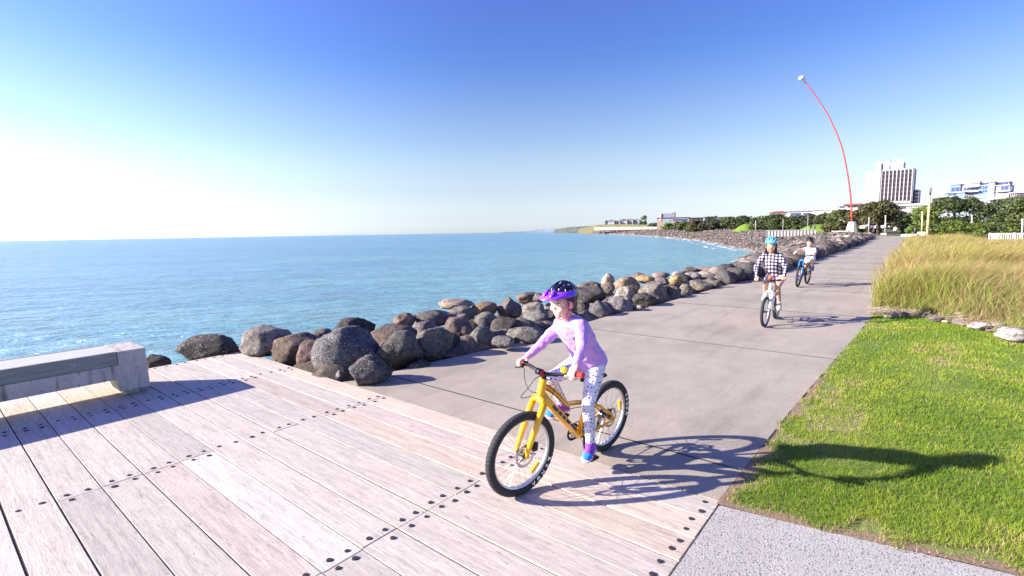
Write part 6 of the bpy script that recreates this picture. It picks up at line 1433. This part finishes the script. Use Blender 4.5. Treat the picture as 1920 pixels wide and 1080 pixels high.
for a in (1748, 1756, 1764, 1772): bxp('window', a, a + 5, 373.5, 377, -.05, .3, M_AGL, ap2)
# centre and left town buildings
def simple_building(px0, px1, yt, Y, label, wm, rm, wins=(), yb=432, name='house', gable=0, dep=9, yaw=.1):
    global uz
    M, uz = bframe((px0 + px1) / 2, Y, 0, yaw); r_ = empty(name, mat=M); tag(r_, label, 'building')
    bxp('wall', px0, px1, yt, yb, 0, dep, wm, r_); u0, z1 = uz(px0, yt); u1, _ = uz(px1, yt); bm = bmesh.new()
    if gable:
        _, zg = uz((px0 + px1) / 2, yt - gable); e = .6; vs = [bm.verts.new(c) for c in ((u0 - e, -e, z1 + .03), (u1 + e, -e, z1 + .03), (u1 + e, dep + e, z1 + .03), (u0 - e, dep + e, z1 + .03), (u0 + dep * .3, dep / 2, zg), (u1 - dep * .3, dep / 2, zg))]
        for f in ((0,1,5,4), (1,2,5), (2,3,4,5), (3,0,4), (3,2,1,0)): bm.faces.new([vs[i] for i in f])
    else: box(bm, u0 - .5, u1 + .5, -.6, dep + .5, z1 + .02, z1 + .45)
    build('roof', bm, rm, r_)
    for a, b, c, d in wins: bxp('window', a, b, c, d, -.08, .3, M_AGL, r_)
    return r_
M_RTL = plain('red_roof', (.30, .10, .07), .7); M_GRF = plain('grey_roof', (.22, .21, .24), .6); M_TNW = plain('tan_wall', (.52, .42, .34), .8); M_PKW = plain('pink_wall', (.55, .38, .40), .8); M_SKB = plain('sky_blue_panel', (.12, .42, .75), .5)
museum = simple_building(1232, 1292, 409.5, 420, 'long dark roofed building with a raised pink and grey block at its left end', M_CREAM, M_DRK, [(1262, 1290, 411, 414)], name='museum')
M, uz = bframe(1262, 420, 0, .1); bxp('upper_block', 1240, 1265, 400.5, 408.8, .5, 8, plain('grey_violet_wall', (.25, .22, .30), .7), museum); bxp('side_panel', 1236, 1240.2, 400.5, 415, -.3, 7, M_PKW, museum); bxp('blue_panel', 1247, 1256, 411.5, 416, -.25, -.1, M_SKB, museum); bxp('roof_unit', 1260, 1265.5, 398.8, 400.3, 1, 6, M_DRK, museum)
simple_building(1292, 1316, 409.5, 320, 'low dark building right of the long dark roofed one', M_DRK, M_DRK, name='shed')
simple_building(1321, 1334, 407.5, 300, 'dark box shaped house on the skyline right of the cream gable', M_DRK, M_GRF, name='house')
simple_building(1338, 1372, 408, 290, 'long violet grey house behind the dark trees left of the green mound', plain('violet_grey_wall', (.22, .20, .28), .8), M_GRF, [(1345, 1349, 411, 415), (1356, 1360, 411, 415)], name='house', gable=2)
simple_building(1344, 1353, 419, 240, 'small white building below the violet grey house', M_APW, M_GRF, name='house')
for i, (a, b, yt, gb, wm, rm, lb) in enumerate([(1140, 1152, 414, 2.2, M_APW, M_GRF, 'leftmost small white gabled house on the cliff top'), (1151, 1163, 415, 1.8, M_TNW, M_GRF, 'tan house second from the left on the cliff top'), (1162, 1176, 413, 2.2, M_APW, M_DRK, 'white house with dark roof in the middle of the cliff top'), (1175, 1187, 412, 2, M_TNW, M_GRF, 'tallest tan house on the cliff top'), (1186, 1199, 412.5, 2, M_APW, M_GRF, 'rightmost cliff top house beside the wind-shaped tree')]):
    simple_building(a, b, yt, 740, lb, wm, rm, [(a + 2, a + 4, yt + 1.2, yt + 3), (a + 6.5, a + 8.5, yt + 1.2, yt + 3)], yb=424, gable=gb, name='house', dep=12)
simple_building(1443, 1476, 399.5, 300, 'cream building with reddish hipped roof on the skyline left of the white hall', M_CREAM, M_RTL, [(1450, 1454, 401, 404), (1460, 1464, 401, 404), (1468, 1472, 401, 404)], gable=4, name='station_building')
simple_building(1476, 1524, 397.5, 280, 'long white flat hall with glazed front left of the red pole', M_APW, M_GRF, [(1482, 1502, 399.5, 403), (1506, 1520, 399.5, 403)], name='hall')
simple_building(1524, 1568, 394.5, 260, 'white low building between the flat hall and the red roofed one', M_TWR, M_APW, [(1545, 1549, 397, 400)], name='hall')
rr_ = simple_building(1569, 1618, 386, 250, 'white building with red trimmed curved canopy behind the red pole', M_TWR, M_APW, [(1574, 1584, 387.5, 390), (1590, 1606, 387, 389)], name='hall')
M, uz = bframe(1593, 250, 0, .1); bxp('canopy', 1582, 1615, 382.5, 384.2, -2, 3, M_RTL, rr_)
# parked cars behind the trees
def car(px, yb, Y, label, m, rz):
    p = atd(px, yb, Y); root = empty('parked_car', p, rz); tag(root, label, 'car', 'pale cars parked behind the trees'); bm = bmesh.new()
    prof = [(-2.1, .35), (-2.1, .85), (-1.9, 1.0), (-1.2, 1.05), (-.6, 1.45), (.8, 1.47), (1.5, 1.0), (2.0, .9), (2.15, .7), (2.15, .35)]
    A = [bm.verts.new((x, -.85, z)) for x, z in prof]; B = [bm.verts.new((x, .85, z)) for x, z in prof]; bm.faces.new(A); bm.faces.new(B[::-1])
    for i in range(len(prof)): j = (i + 1) % len(prof); bm.faces.new((A[j], A[i], B[i], B[j]))
    bmesh.ops.recalc_face_normals(bm, faces=bm.faces); bev(bm, .06); build('body', bm, m, root); bm = bmesh.new(); box(bm, -1.0, 1.0, -.865, .865, 1.06, 1.36); build('window', bm, M_GLS, root)
    for x in (-1.3, 1.35):
        for y in (-.86, .86): bm = bmesh.new(); tube(bm, [(x, y - .1, .33), (x, y + .1, .33)], .33, 16); build('wheel', bm, M_TYRE, root)
for i, (px, yb, lb) in enumerate([(1630, 430.5, 'white car left of the brownish tree trunk'), (1646, 430.5, 'white car under the brownish olive tree right of the maroon walker'), (1658, 430.5, 'white car right of the pale lamp post under the brownish tree'), (1672, 430, 'white car behind the walker with dark trousers')]): car(px, yb, 122, lb, M_WHT, .25 + .1 * i)
